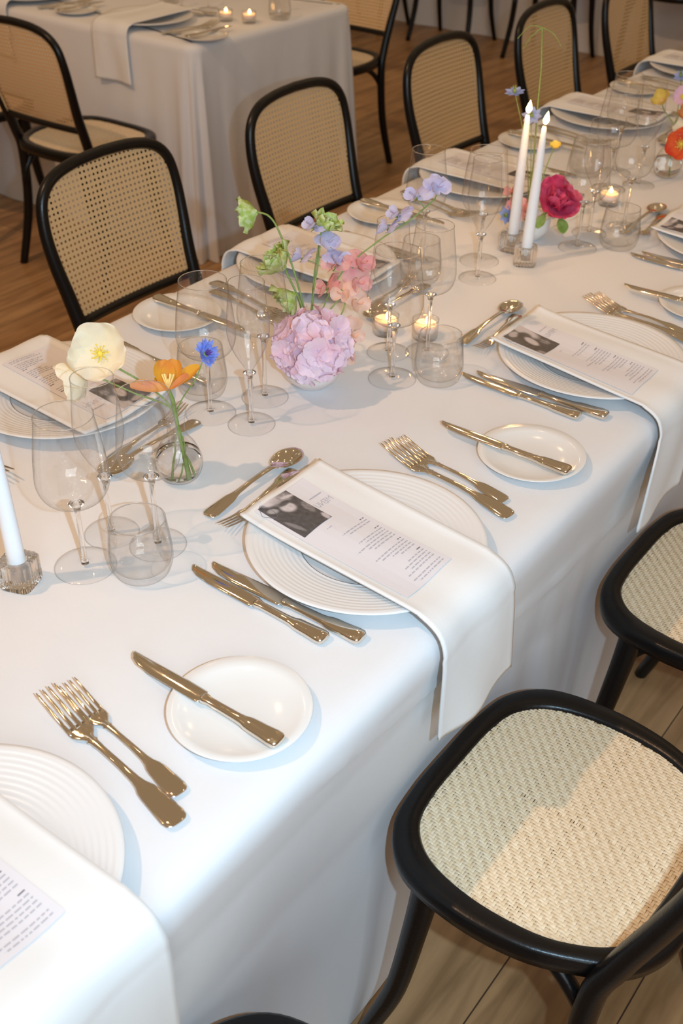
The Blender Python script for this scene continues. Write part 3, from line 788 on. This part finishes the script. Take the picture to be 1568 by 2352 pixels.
# ------------------------------------------------------------ glasses
GL = {'W': 'large empty wine glass', 'B': 'slimmer empty wine glass', 'F': 'tall empty champagne flute', 'T': 'low water tumbler'}
GG = {'W': 'large wine glasses', 'B': 'slim wine glasses', 'F': 'champagne flutes', 'T': 'water tumblers'}
for k, x, y, w in [
    ('W', .038, .713, 'beside the candle at the left edge'), ('F', .013, .783, 'behind the tumbler in the left group'), ('B', .080, .802, 'in front of the bud vase of poppies'), ('T', .104, .750, 'at the front of the left group'),
    ('W', .065, 1.367, 'in front of the tealights'), ('F', .006, 1.440, 'between the two tealights'), ('B', .059, 1.482, 'behind the tumbler in the middle group'), ('T', .126, 1.412, 'in the middle group, beside the dessert spoon'),
    ('W', .048, 2.070, 'to the right of the paired candles'), ('F', .030, 2.160, 'behind the peony at upper right'), ('B', .075, 2.235, 'near the right edge above the tumbler'), ('T', .110, 2.131, 'to the right of the paired candles'),
    ('W', -.095, 1.098, 'behind the blue cornflower'), ('F', -.023, 1.112, 'standing left of the hydrangea bowl'), ('B', -.061, 1.190, 'just left of the hydrangea, behind the flute'), ('T', -.150, 1.140, 'behind the glasses left of the hydrangea'),
    ('F', -.035, 1.806, 'left of the paired candles'), ('W', -.077, 1.883, 'behind the flute left of the paired candles'), ('B', -.160, 1.800, 'behind the blue sweet pea tips'), ('T', -.120, 1.730, 'under the blue sweet pea stem'),
    ('W', -.060, 2.440, 'behind the peony, right of the candle flames'), ('F', -.015, 2.510, 'in the blurred group at upper right'), ('B', -.100, 2.560, 'at the back of the blurred group at upper right'), ('T', -.150, 2.500, 'behind the blurred glasses at upper right'),
    ('W', -.10, 3.13, 'in the farthest group at the right edge'), ('F', -.04, 3.20, 'in the farthest group at the right edge, rightmost'),
]:
    o = place(k, GL[k] + ' ' + w, (x, y, .7502), random.random() * 6, GG[k])
for k, x, y, w in [('T', -2.29, 3.29, 'on the background table beside the left napkin'), ('W', -2.18, 3.24, 'on the background table, left of its tealights'), ('F', -2.10, 3.30, 'on the background table behind the left napkin'),
                   ('T', -1.79, 3.34, 'on the background table right of its tealights'), ('B', -1.84, 3.40, 'on the background table near the far corner'), ('W', -2.65, 3.24, 'on the background table at the top left corner')]:
    place(k, GL[k] + ' ' + w, (x, y, .7502), 0, GG[k])

# ------------------------------------------------------------ candles
def make_holder():
    t = thing('candle_holder', 'holder', 'candle holder'); m = MB(); n = 96
    def outline(a, r):   # fluted square block
        c, s = math.cos(a), math.sin(a); k = r / (abs(c) ** 5 + abs(s) ** 5) ** .2
        return k * c, k * s
    rings = []
    for z, r, fl in ((.0, .0205, .0), (.002, .0215, 1), (.036, .0215, 1), (.038, .0205, .5), (.0385, .0135, 0), (.034, .0118, 0), (.012, .0112, 0), (.011, 0, 0)):
        rr = []
        for k in range(n):
            a = 2 * PI * k / n
            if r == 0: rr.append((0, 0, z)); continue
            if z in (.034, .012, .0385) and r < .014: x, y = r * math.cos(a), r * math.sin(a)
            else: x, y = outline(a, r + .0009 * fl * math.cos(a * 24))
            rr.append((x, y, z))
        rings.append(rr)
    m.v = [p for r in rings for p in r]; m.f = [(j * n + k, j * n + (k + 1) % n, (j + 1) * n + (k + 1) % n, (j + 1) * n + k) for j in range(len(rings) - 2) for k in range(n)]
    m.f.append(tuple(range(n - 1, -1, -1))); b = (len(rings) - 2) * n; m.f.append(tuple(b + k for k in range(n)))
    m.build('fluted_block', MT['block'], t); return t
def flame(mb_, c, h, r, lean=0):
    pr = [(0, 0), (.6, .10), (1, .30), (.86, .50), (.5, .74), (.2, .90), (0, 1)]
    pts = crom([(a, 0, b) for a, b in pr], 4); b0 = len(mb_.v); mb_.lathe([(max(p.x, 0) * r, p.z * h) for p in pts], 16, c)
    for i in range(b0, len(mb_.v)):
        x, y, z = mb_.v[i]; mb_.v[i] = (x + lean * (z - c[2]) * .8, y + lean * (z - c[2]) * -.5, z)
def make_candle():
    t = thing('taper_candle', 'candle', 'candle'); m = MB()
    m.lathe([(0, 0), (.0098, .0), (.0104, .012), (.0112, .02), (.0110, .06), (.0098, .14), (.0075, .215), (.0052, .252), (.0036, .262), (0, .2625)], 28); m.build('wax_body', MT['wax'], t)
    m = MB(); m.tube([(0, 0, .260), (.0004, 0, .266), (.0012, 0, .270)], .0008, 6); m.build('wick', MT['wick'], t)
    m = MB(); flame(m, (.0005, 0, .2655), .026, .0058, .12); m.build('flame', MT['flame'], t)
    m = MB(); flame(m, (.0006, 0, .268), .013, .0062, .1); return t
PROTO['holder'] = make_holder(); PROTO['candle'] = make_candle()
for x, y, rz, h, c, tx, ty in [(.000, .640, .35, 'square fluted glass candle holder at the left edge', 'white taper candle at the left edge, its flame out of frame', 0, -.02),
                       (.002, 1.928, .5, 'square fluted glass candle holder, front one of the pair', 'lit white taper candle, front one of the pair', .02, .03),
                       (-.055, 1.975, .1, 'square fluted glass candle holder, rear one of the pair', 'lit white taper candle, rear one of the pair', .01, .02)]:
    place('holder', h, (x, y, .7502), rz, 'glass candle holders'); o = place('candle', c, (x, y, .7632), rz, 'white taper candles')
    o.rotation_euler = (tx, ty, rz)
    L = lamp('candle_glow', 'POINT', (x + ty * .28, y - tx * .28, .7632 + .285), .55, (1.0, .55, .2), .012)
def make_tealight():
    t = thing('tealight', 'tealight', 'tealight'); m = MB()
    m.lathe([(0, .0), (.021, .0002), (.0225, .003), (.0235, .032), (.0238, .036), (.0228, .0365), (.0222, .032)], 40); m.build('glass_cup', MT['pressed'], t)
    m = MB(); m.lathe([(0, .012), (.0195, .012), (.0198, .028), (.0190, .0265), (.0175, .0255), (0, .0262)], 32); m.build('wax', MT['warmwax'], t)
    m = MB(); flame(m, (.003, 0, .0275), .015, .0038); m.build('flame', MT['flame'], t)
    m = MB(); m.tube([(.003, 0, .026), (.003, 0, .030)], .0007, 5); m.build('wick', MT['wick'], t); return t
PROTO['tealight'] = make_tealight()
for x, y, s, w in [(-.041, 1.499, 1, 'behind the middle glasses, the left one of two'), (.024, 1.528, 1, 'behind the middle glasses, the right one of two'), (-.015, 2.345, 1, 'behind the tumbler right of the peony'),
                (-1.918, 3.190, 1.1, 'on the background table, the left one of two'), (-1.835, 3.222, 1.1, 'on the background table, the right one of two')]:
    o = place('tealight', 'small lit tealight in a glass cup ' + w, (x, y, .7502), 0, 'tealights'); o.scale = (s, s, s)
    lamp('candle_glow', 'POINT', (x + .003, y, .80), .04, (1.0, .55, .2), .006)

# ------------------------------------------------------------ flowers
def frame(n):
    n = Vector(n).normalized(); a = Vector((0, 0, 1)) if abs(n.z) < .92 else Vector((0, 1, 0))
    e1 = (a - n * a.dot(n)).normalized(); return n, e1, n.cross(e1)
def petal(mb_, o, d, n, L, Wd, cup=.3, curl=.3, ruf=.05, seed=0, blunt=.6, nu=9, nv=7, notch=0, point=0):
    o = Vector(o); d = Vector(d).normalized(); n = Vector(n); n = (n - d * n.dot(d)).normalized(); s = d.cross(n)
    def f(u, v):
        v = 2 * v - 1; w = Wd * (math.sin(PI * (.05 + .90 * u ** (1 + point * .0 + .25)))) ** blunt
        if point: w *= (1 - u ** 3 * point)
        a = curl * u; r = L * u * (1 - notch * (1 - abs(v)) * u ** 3)
        p = o + d * (r * math.cos(a * .6)) + n * (r * math.sin(a * .6))
        return p + s * (v * w * (1 - .12 * cup)) + n * (cup * w * v * v + ruf * Wd * u * u * math.sin(v * 6 + seed * 2.3 + u * 4))
    mb_.grid(nu, nv, f)
def stem_of(t, pts, r=.0013, mat='stem'):
    m = MB(); m.tube(crom(pts, 6), r, 8); m.build('stem', MT[mat], t)
def bloom_thing(name, label, cat, group=None): return thing(name, label, cat, (0, 0, 0), 0, group)

def poppy(name, label, c, n, R, mat, stem, cmat='stamen', k=5, cup=.35, curl=.55, ruf=.10, group=None, centre=True, blunt=.45, point=0, ctr=.26, seed=0):
    t = bloom_thing(name, label, 'flower', group); n, e1, e2 = frame(n); c = Vector(c)
    for i in range(k):
        a = 2 * PI * i / k + seed; d = e1 * math.cos(a) + e2 * math.sin(a)
        m = MB(); petal(m, c - n * .002 * (i % 2), d + n * .12, n, R * (1 - .06 * (i % 2)), R * .66 * (5 / k) ** .6, cup, curl, ruf, i + seed, blunt, point=point, nu=12, nv=11); m.build('petal', MT[mat], t, sub=1)
    if centre:
        m = MB(); m.ball(c + n * .003, R * .09, 8)
        for i in range(26):
            a = i * 2.4; r = R * ctr * (.5 + .5 * (i % 3) / 2); d = e1 * math.cos(a) + e2 * math.sin(a)
            q = c + d * r + n * (R * .16); m.tube([c + n * .001, q], .0005, 4); m.ball(q, .0012, 5)
        m.build('stamens', MT[cmat], t)
    if stem: stem_of(t, [c - n * .001] + [Vector(p) for p in stem])
    return t
VB = Vector((-.006, .935, .755)); VN = Vector((-.008, .934, .862))
vase_in = [VN, Vector((-.004, .937, .80)), Vector((.006, .942, .758))]
poppy('cream_poppy', 'open cream poppy with yellow stamens facing the camera, above the bud vase', (-.080, .880, .948), (.45, -.62, .55), .045, 'cream', [(-.062, .888, .932), (-.03, .915, .900), VN, (-.002, .94, .80), (.008, .944, .760)], k=5, curl=.75, cup=.30, blunt=.38, group='cream poppies in the bud vase')
poppy('cream_poppy', 'smaller cream poppy hanging sideways below the open cream poppy', (-.105, .868, .913), (-.55, -.45, -.35), .037, 'cream', [(-.088, .874, .914), (-.05, .905, .888), VN, (-.010, .934, .80), (-.012, .930, .760)], k=4, ruf=.03, curl=1.0, cup=.45, blunt=.45, group='cream poppies in the bud vase', centre=False, seed=.5)
# open tulip: six long splayed petals
def tulip():
    t = bloom_thing('orange_tulip', 'wide open orange tulip with splayed petals in the bud vase', 'flower'); c = Vector((.001, .920, .905)); R3 = CX; U3 = CY; D3 = -CZ
    # (direction right, up, toward viewer), length, width, curl
    for i, (dx, dy, dz, L, Wd, cu, mt) in enumerate([(-1, -.10, .35, .052, .014, .25, 'coral'), (-.30, 1, -.30, .041, .0150, .3, 'orange'), (.25, 1, -.35, .042, .0150, .3, 'orange'), (1, .55, -.15, .052, .013, .35, 'orange'), (1, .18, .55, .042, .0130, .4, 'coral'), (-.65, .25, -.55, .030, .012, .4, 'orange')]):
        m = MB(); d = R3 * dx + U3 * dy + D3 * dz; petal(m, c, d, U3 * .8 + D3 * .9, L, Wd, .45, cu, .04, i, .62, nu=12, nv=9); m.build('petal', MT[mt], t, sub=1)
    m = MB()
    for i in range(6):
        a = i * PI / 3; q = c + U3 * .020 + D3 * .004 + R3 * math.cos(a) * .008 + D3 * math.sin(a) * .006
        m.tube([c, c.lerp(q, .5), q], [.0008, .0014, .0016], 6)
    m.ball(c + U3 * .008, .0045, 8, (.7, .7, 1.7)); m.build('stamens', MT['pollen'], t)
    stem_of(t, [c - U3 * .001, (.003, .925, .885), VN + Vector((.003, 0, 0)), (0, .938, .80), (.004, .938, .758)], .0028)
tulip()
def corn():
    t = bloom_thing('cornflower', 'blue cornflower at the right of the bud vase flowers', 'flower'); c = Vector((.030, .966, .948)); n, e1, e2 = frame((.7, -.2, .55))
    m = MB(); rnd = random.Random(5)
    for i in range(22):
        a = i * 2.399; d = e1 * math.cos(a) + e2 * math.sin(a) * .75; b = c + d * .004
        petal(m, b, d + n * rnd.uniform(.1, .9), n, rnd.uniform(.013, .019), .0042, .5, .2, .35, i, .35, nu=5, nv=5, notch=.25)
    m.build('florets', MT['blue'], t); m = MB()
    for i in range(16):
        a = i * 2.4; r = .0055 * math.sqrt(i / 16); m.tube([c, c + (e1 * math.cos(a) + e2 * math.sin(a)) * r + n * .011], [.0004, .0007], 5)
    m.build('dark_centre', MT['violet'], t)
    m = MB(); m.ball(c - n * .005, .0055, 10, (1, 1, 1.2)); m.build('calyx', MT['stem'], t)
    stem_of(t, [c - n * .006, (.020, .956, .915), VN + Vector((.006, .002, 0)), (.004, .94, .80), (-.004, .93, .758)], .0009)
corn()
def make_vase(n1=.034, hh=.118):
    t = thing('bud_vase', 'vase', 'vase'); m = MB()
    pr = crom([(0, 0, .001), (.018, 0, .0012), (.030, 0, .012), (.034, 0, .032), (.026, 0, .056), (.0145, 0, .074), (.0125, 0, .095), (.0165, 0, .118)], 7)
    m.lathe([(p.x, p.z) for p in pr], 56); m.build('glass_body', MT['glass'], t)
    m = MB(); m.lathe([(0, .003), (.017, .003), (.028, .012), (.0325, .031), (.0300, .044), (0, .044)], 48); m.build('water', MT['water'], t); return t
PROTO['vase'] = make_vase()
place('vase', 'round glass bud vase holding the cream poppies and orange tulip', (-.006, .935, .7502), 0, 'glass bud vases')

# bowl of hydrangea
def bowl(name, label, loc, R, H, mat):
    t = thing(name, label, 'bowl', loc); pr = crom([(0, 0, .002), (R * .45, 0, .0), (R * .62, 0, .004), (R * .93, 0, H * .45), (R, 0, H)], 7)
    inn = crom([(R - .003, 0, H), (R * .90, 0, H * .48), (R * .5, 0, .008), (0, 0, .006)], 7)
    m = MB(); m.lathe([(p.x, p.z) for p in pr] + [(R - .0012, H + .001)] + [(p.x, p.z) for p in inn], 56); m.build('bowl_body', MT[mat], t); return t
B1 = Vector((-.031, 1.273, .7502)); B2 = Vector((-.063, 2.057, .7502))
bowl('flower_bowl', 'pale blush bowl under the pink hydrangea', B1, .050, .048, 'frost')
bowl('flower_bowl', 'small white bowl holding the magenta peony beside the paired candles', B2, .046, .050, 'china')
def hydrangea():
    t = bloom_thing('hydrangea', 'full pink and lilac hydrangea head spilling over the blush bowl', 'flower'); rnd = random.Random(11); m = MB(); mc = MB(); C0 = Vector((-.006, 1.245, .838)); n = 60
    for i in range(n):
        z = 1 - 2 * (i + .5) / n; a = i * 2.39996; r = math.sqrt(1 - z * z); u = Vector((r * math.cos(a), r * math.sin(a), z))
        if u.dot(Vector((-.4, .75, -.2))) > .75: continue
        sc = Vector((.053, .053, .044)) * rnd.uniform(.88, 1.1); p = C0 + Vector((u.x * sc.x, u.y * sc.y, u.z * sc.z))
        q = (u + Vector([rnd.uniform(-.4, .4) for _ in range(3)])).normalized(); q, e1, e2 = frame(q); a0 = rnd.random() * 6; L = rnd.uniform(.020, .0245)
        for k in range(4):
            b = a0 + k * PI / 2; d = e1 * math.cos(b) + e2 * math.sin(b); petal(m, p, d + q * .1, q, L, L * .62, .22, .25, .14, i + k, .42, nu=7, nv=7)
        mc.ball(p + q * .001, .0013, 6)
    m.build('florets', MT['hyd'], t); mc.build('floret_centres', MT['lilac'], t)
    stem_of(t, [C0, B1 + Vector((0, 0, .03)), B1 + Vector((.01, 0, .012))], .003)
hydrangea()
def green_bell(label, c, n, R, stem, seed=0):
    t = bloom_thing('green_columbine', label, 'flower', 'lime green fringed blooms'); n, e1, e2 = frame(n); c = Vector(c); m = MB()
    for ring, (kk, tilt, Lf) in enumerate(((7, .55, 1.0), (7, .95, .86), (5, 1.6, .7))):
        for i in range(kk):
            a = 2 * PI * i / kk + ring * .45 + seed; d = e1 * math.cos(a) + e2 * math.sin(a) + n * tilt
            petal(m, c, d, n, R * Lf, R * .40, .5, .35, .35, i + ring * 3 + seed, .75, nu=8, nv=5, point=.55)
    m.build('petals', MT['lime'], t)
    stem_of(t, [c] + stem, .0016); return t
IN1 = B1 + Vector((-.012, .012, .03))
green_bell('lime green fringed bloom nodding at the far left of the hydrangea arrangement', (-.146, 1.284, 1.010), (-.75, -.35, -.25), .038, [(-.128, 1.290, 1.006), (-.110, 1.292, .985), (-.075, 1.285, .93), (-.045, 1.28, .85), IN1])
green_bell('lime green fringed bloom facing up behind the blue sweet peas', (-.060, 1.340, .983), (.35, .15, .85), .036, [(-.062, 1.335, .97), (-.055, 1.31, .91), (-.04, 1.285, .84), IN1], 1)
green_bell('larger lime green bloom low on the left of the hydrangea arrangement', (-.082, 1.272, .936), (-.45, -.35, .55), .046, [(-.078, 1.274, .925), (-.055, 1.276, .88), IN1], 2)
green_bell('lime green bloom just above the left of the hydrangea head', (-.060, 1.270, .903), (-.3, -.5, -.35), .042, [(-.056, 1.272, .895), (-.04, 1.275, .85), IN1], 3)
def sweetpea(mb_, mg, c, n, R, seed=0):
    n, e1, e2 = frame(n); c = Vector(c)
    for sgn in (-1, 1): petal(mb_, c, e1 + e2 * sgn * .45 - n * .05, n, R, R * .62, -.15, -.5, .16, seed + sgn, .42, nu=8, nv=7, notch=.12)
    for sgn in (-1, 1): petal(mb_, c + n * .002, e1 * -.25 + e2 * sgn + n * .35, n, R * .75, R * .42, .3, .5, .12, seed + sgn + 4, .5, nu=7, nv=6)
    petal(mb_, c + n * .002, n + e1 * -.3, e1, R * .5, R * .24, .6, .3, .05, seed, .6, nu=6, nv=5)
    for k in range(4):
        a = k * PI / 2 + .5; petal(mg, c - n * .003, (e1 * math.cos(a) + e2 * math.sin(a)) + n * .3, n, R * .35, R * .10, .3, .2, 0, k, .8, nu=4, nv=3)
def pea_stem(label, mat, blooms, stem, R=.021, group=None):
    t = bloom_thing('sweet_pea', label, 'flower', group); mg = MB()
    for i, (c, n) in enumerate(blooms):
        m = MB(); sweetpea(m, mg, c, n, R, i * 1.7); m.build('bloom', MT[mat], t)
    mg.build('calyx', MT['leaf'], t); stem_of(t, stem, .0012)
    m = MB()
    for c, n in blooms:
        best = min(crom(stem, 6), key=lambda p: (p - Vector(c)).length); m.tube([c, best], .0008, 6)
    m.build('flower_stalks', MT['stem'], t); return t
SG = 'sweet pea sprays in the hydrangea bowl'
pea_stem('long sweet pea spray with lavender blooms arching to the right', 'lilac', [((.030, 1.416, 1.006), (-.5, -.5, .6)), ((.044, 1.446, 1.032), (-.3, -.6, .5)), ((.068, 1.470, 1.044), (.6, -.4, .5)), ((.018, 1.407, .985), (-.6, -.3, .3))],
         [(.068, 1.462, 1.030), (.045, 1.428, 1.000), (.020, 1.380, .975), (-.008, 1.325, .935), (-.025, 1.29, .87), IN1], .027, SG)
pea_stem('sweet pea spray with lavender blooms upright above the hydrangea', 'lilac', [((-.066, 1.325, .992), (-.4, -.5, .6)), ((-.040, 1.330, .970), (.5, -.4, .6)), ((-.020, 1.328, .948), (.6, -.2, .7)), ((-.075, 1.305, .945), (-.6, -.3, .4))],
         [(-.060, 1.335, .985), (-.050, 1.315, .94), (-.045, 1.29, .87), IN1], .027, SG)
pea_stem('sweet pea spray with salmon pink blooms behind the hydrangea', 'pink', [((-.022, 1.322, .940), (-.3, -.6, .5)), ((.012, 1.345, .945), (.7, -.2, .5)), ((.012, 1.338, .918), (.8, -.4, .2)), ((-.028, 1.310, .905), (-.5, -.6, .2))],
         [(0, 1.34, .94), (-.005, 1.32, .90), (-.02, 1.29, .86), IN1], .029, SG)
pea_stem('sweet pea spray with peach blooms at the right of the hydrangea', 'peach', [((.004, 1.308, .905), (.2, -.8, .5)), ((.026, 1.318, .893), (.8, -.4, .3)), ((.040, 1.285, .858), (.8, -.4, .0)), ((.036, 1.268, .826), (.8, -.5, -.2))],
         [(.008, 1.312, .90), (.01, 1.30, .88), (0, 1.285, .85), IN1], .027, SG)

# bowl with peony
def peony():
    t = bloom_thing('magenta_peony', 'large magenta peony behind the paired candles', 'flower'); c = Vector((-.008, 2.055, .835)); n, e1, e2 = frame((.45, -.35, .6)); m = MB(); rnd = random.Random(2)
    for ring, (kk, tilt, L, Wd, cu) in enumerate(((6, .15, .052, .033, .6), (6, .7, .045, .03, 1.0), (5, 1.5, .036, .024, 1.3), (4, 2.6, .028, .018, 1.4))):
        for i in range(kk):
            a = 2 * PI * (i + .5 * (ring % 2)) / kk + rnd.uniform(-.2, .2); d = e1 * math.cos(a) + e2 * math.sin(a) + n * tilt
            petal(m, c, d, n, L * rnd.uniform(.9, 1.1), Wd, .35, cu, .14, i, .45, nu=9, nv=9)
    m.build('petals', MT['magenta'], t, sub=1)
    m = MB(); petal(m, c + Vector((.02, -.01, -.022)), (.6, -.5, -.5), (.3, -.3, .6), .034, .013, .3, -.3, .1, 1, .7); petal(m, c + Vector((-.01, -.02, -.02)), (-.1, -.6, -.5), (.1, -.5, .4), .03, .011, .3, -.3, .1, 2, .7)
    m.build('leaves', MT['leaf'], t); stem_of(t, [c, B2 + Vector((.01, 0, .03)), B2 + Vector((0, 0, .012))], .003)
peony()
IN2 = B2 + Vector((-.01, .01, .03))
pea_stem('pale pink spray at the left of the white bowl, half behind the candles', 'pink', [((-.085, 2.010, .855), (-.5, -.6, .3)), ((-.070, 2.000, .835), (-.1, -.8, .2)), ((-.050, 2.015, .815), (.2, -.8, .2))], [(-.085, 2.02, .85), (-.075, 2.035, .82), IN2], .024, 'small blooms in the white bowl')
def nigella(label, c, n, R, stem):
    t = bloom_thing('love_in_a_mist', label, 'flower', 'pale blue starry blooms'); n, e1, e2 = frame(n); c = Vector(c); m = MB()
    for i in range(8):
        a = 2 * PI * i / 8; petal(m, c - n * .001 * (i % 2), e1 * math.cos(a) + e2 * math.sin(a), n, R, R * .34, .2, .3, .05, i, .8, nu=7, nv=5, point=.5)
    m.build('petals', MT['nigella'], t); m = MB(); m.ball(c + n * .005, .004, 8, (1, 1, 1.3))
    for i in range(5): a = i * 1.256; m.tube([c + n * .006, c + n * .016 + (e1 * math.cos(a) + e2 * math.sin(a)) * .004], [.001, .0004], 5)
    m.build('seed_pod', MT['stem'], t)
    if stem: stem_of(t, [c] + stem, .0010)
nigella('pale blue starry bloom left of the left candle flame', (-.152, 2.104, 1.022), (.0, -.2, .95), .022, [(-.14, 2.10, 1.00), (-.105, 2.085, .93), (-.08, 2.07, .85), IN2])
nigella('pale blue starry bloom between the candle flames', (-.106, 2.101, .984), (.2, -.6, .7), .021, [(-.10, 2.095, .95), (-.08, 2.075, .87), IN2])
nigella('blue starry bloom hanging low at the left of the white bowl', (-.080, 1.990, .815), (-.1, -.9, .1), .020, [(-.078, 2.01, .81), (-.07, 2.03, .80), IN2])
t = bloom_thing('drooping_stem', 'tall bare green stem rising above the candles with thin drooping tips', 'flower')
tp = Vector((-.154, 2.198, 1.132))
stem_of(t, [tp, (-.140, 2.178, 1.10), (-.124, 2.155, 1.062), (-.108, 2.126, 1.00), (-.085, 2.09, .90), IN2], .0016)
m = MB()
for tip, mid in (((-.172, 2.158, 1.094), (-.168, 2.180, 1.115)), ((-.108, 2.203, 1.100), (-.130, 2.205, 1.122)), ((-.188, 2.160, 1.112), (-.175, 2.185, 1.134))):
    m.tube(crom([tp, mid, tip], 6), [.0012 - .0006 * k / 12 for k in range(13)], 6)
m.build('tendrils', MT['stem'], t)
poppy('yellow_bud', 'tiny yellow bloom right of the peony stems near the candle', (-.046, 2.098, .934), (.2, -.2, .8), .014, 'yellow', [(-.05, 2.09, .91), (-.055, 2.07, .86), IN2], k=5, cup=.4, curl=.8, centre=False)

# second bud vase near the right edge
place('vase', 'glass bud vase with the red and yellow poppies near the right edge', (.010, 2.610, .7502), 0, 'glass bud vases')
V2 = Vector((.010, 2.610, .865)); v2 = [V2, Vector((.012, 2.612, .80)), Vector((.016, 2.61, .76))]
PG = 'poppies of the right bud vase'
poppy('red_poppy', 'pointed scarlet poppy with yellow heart in the right bud vase', (.040, 2.592, .838), (.25, -.85, .3), .040, 'red', [(.035, 2.606, .845), V2] + v2[1:], k=6, cup=.2, curl=.3, point=.45, blunt=.5, group=PG, ctr=.36)
poppy('yellow_poppy', 'yellow poppy at the upper left of the right bud vase', (-.035, 2.617, .918), (-.1, -.6, .6), .026, 'yellow', [(-.025, 2.615, .90), V2] + v2[1:], 'pollen', k=4, cup=.5, curl=1.0, group=PG)
poppy('pale_pink_poppy', 'pale pink bloom behind the scarlet poppy at the right edge', (.000, 2.655, .925), (.2, -.7, .5), .026, 'palepink', [(.004, 2.645, .90), V2] + v2[1:], k=5, cup=.3, curl=.6, group=PG)
poppy('coral_poppy', 'coral bloom above the scarlet poppy at the right edge', (.030, 2.632, .888), (.1, -.5, .8), .032, 'coral', [(.02, 2.63, .88), V2] + v2[1:], k=5, cup=.6, curl=1.2, group=PG, centre=False)
poppy('pale_yellow_poppy', 'pale yellow bloom between the coral and scarlet poppies', (.028, 2.612, .864), (.0, -.7, .7), .024, 'cream', [(.02, 2.612, .862), V2] + v2[1:], k=5, cup=.4, curl=.8, group=PG, centre=False)
nigella('blue starry bloom at the right edge above the right bud vase', (-.020, 2.672, .966), (0, -.5, .8), .018, [(-.01, 2.66, .93), V2] + v2[1:])
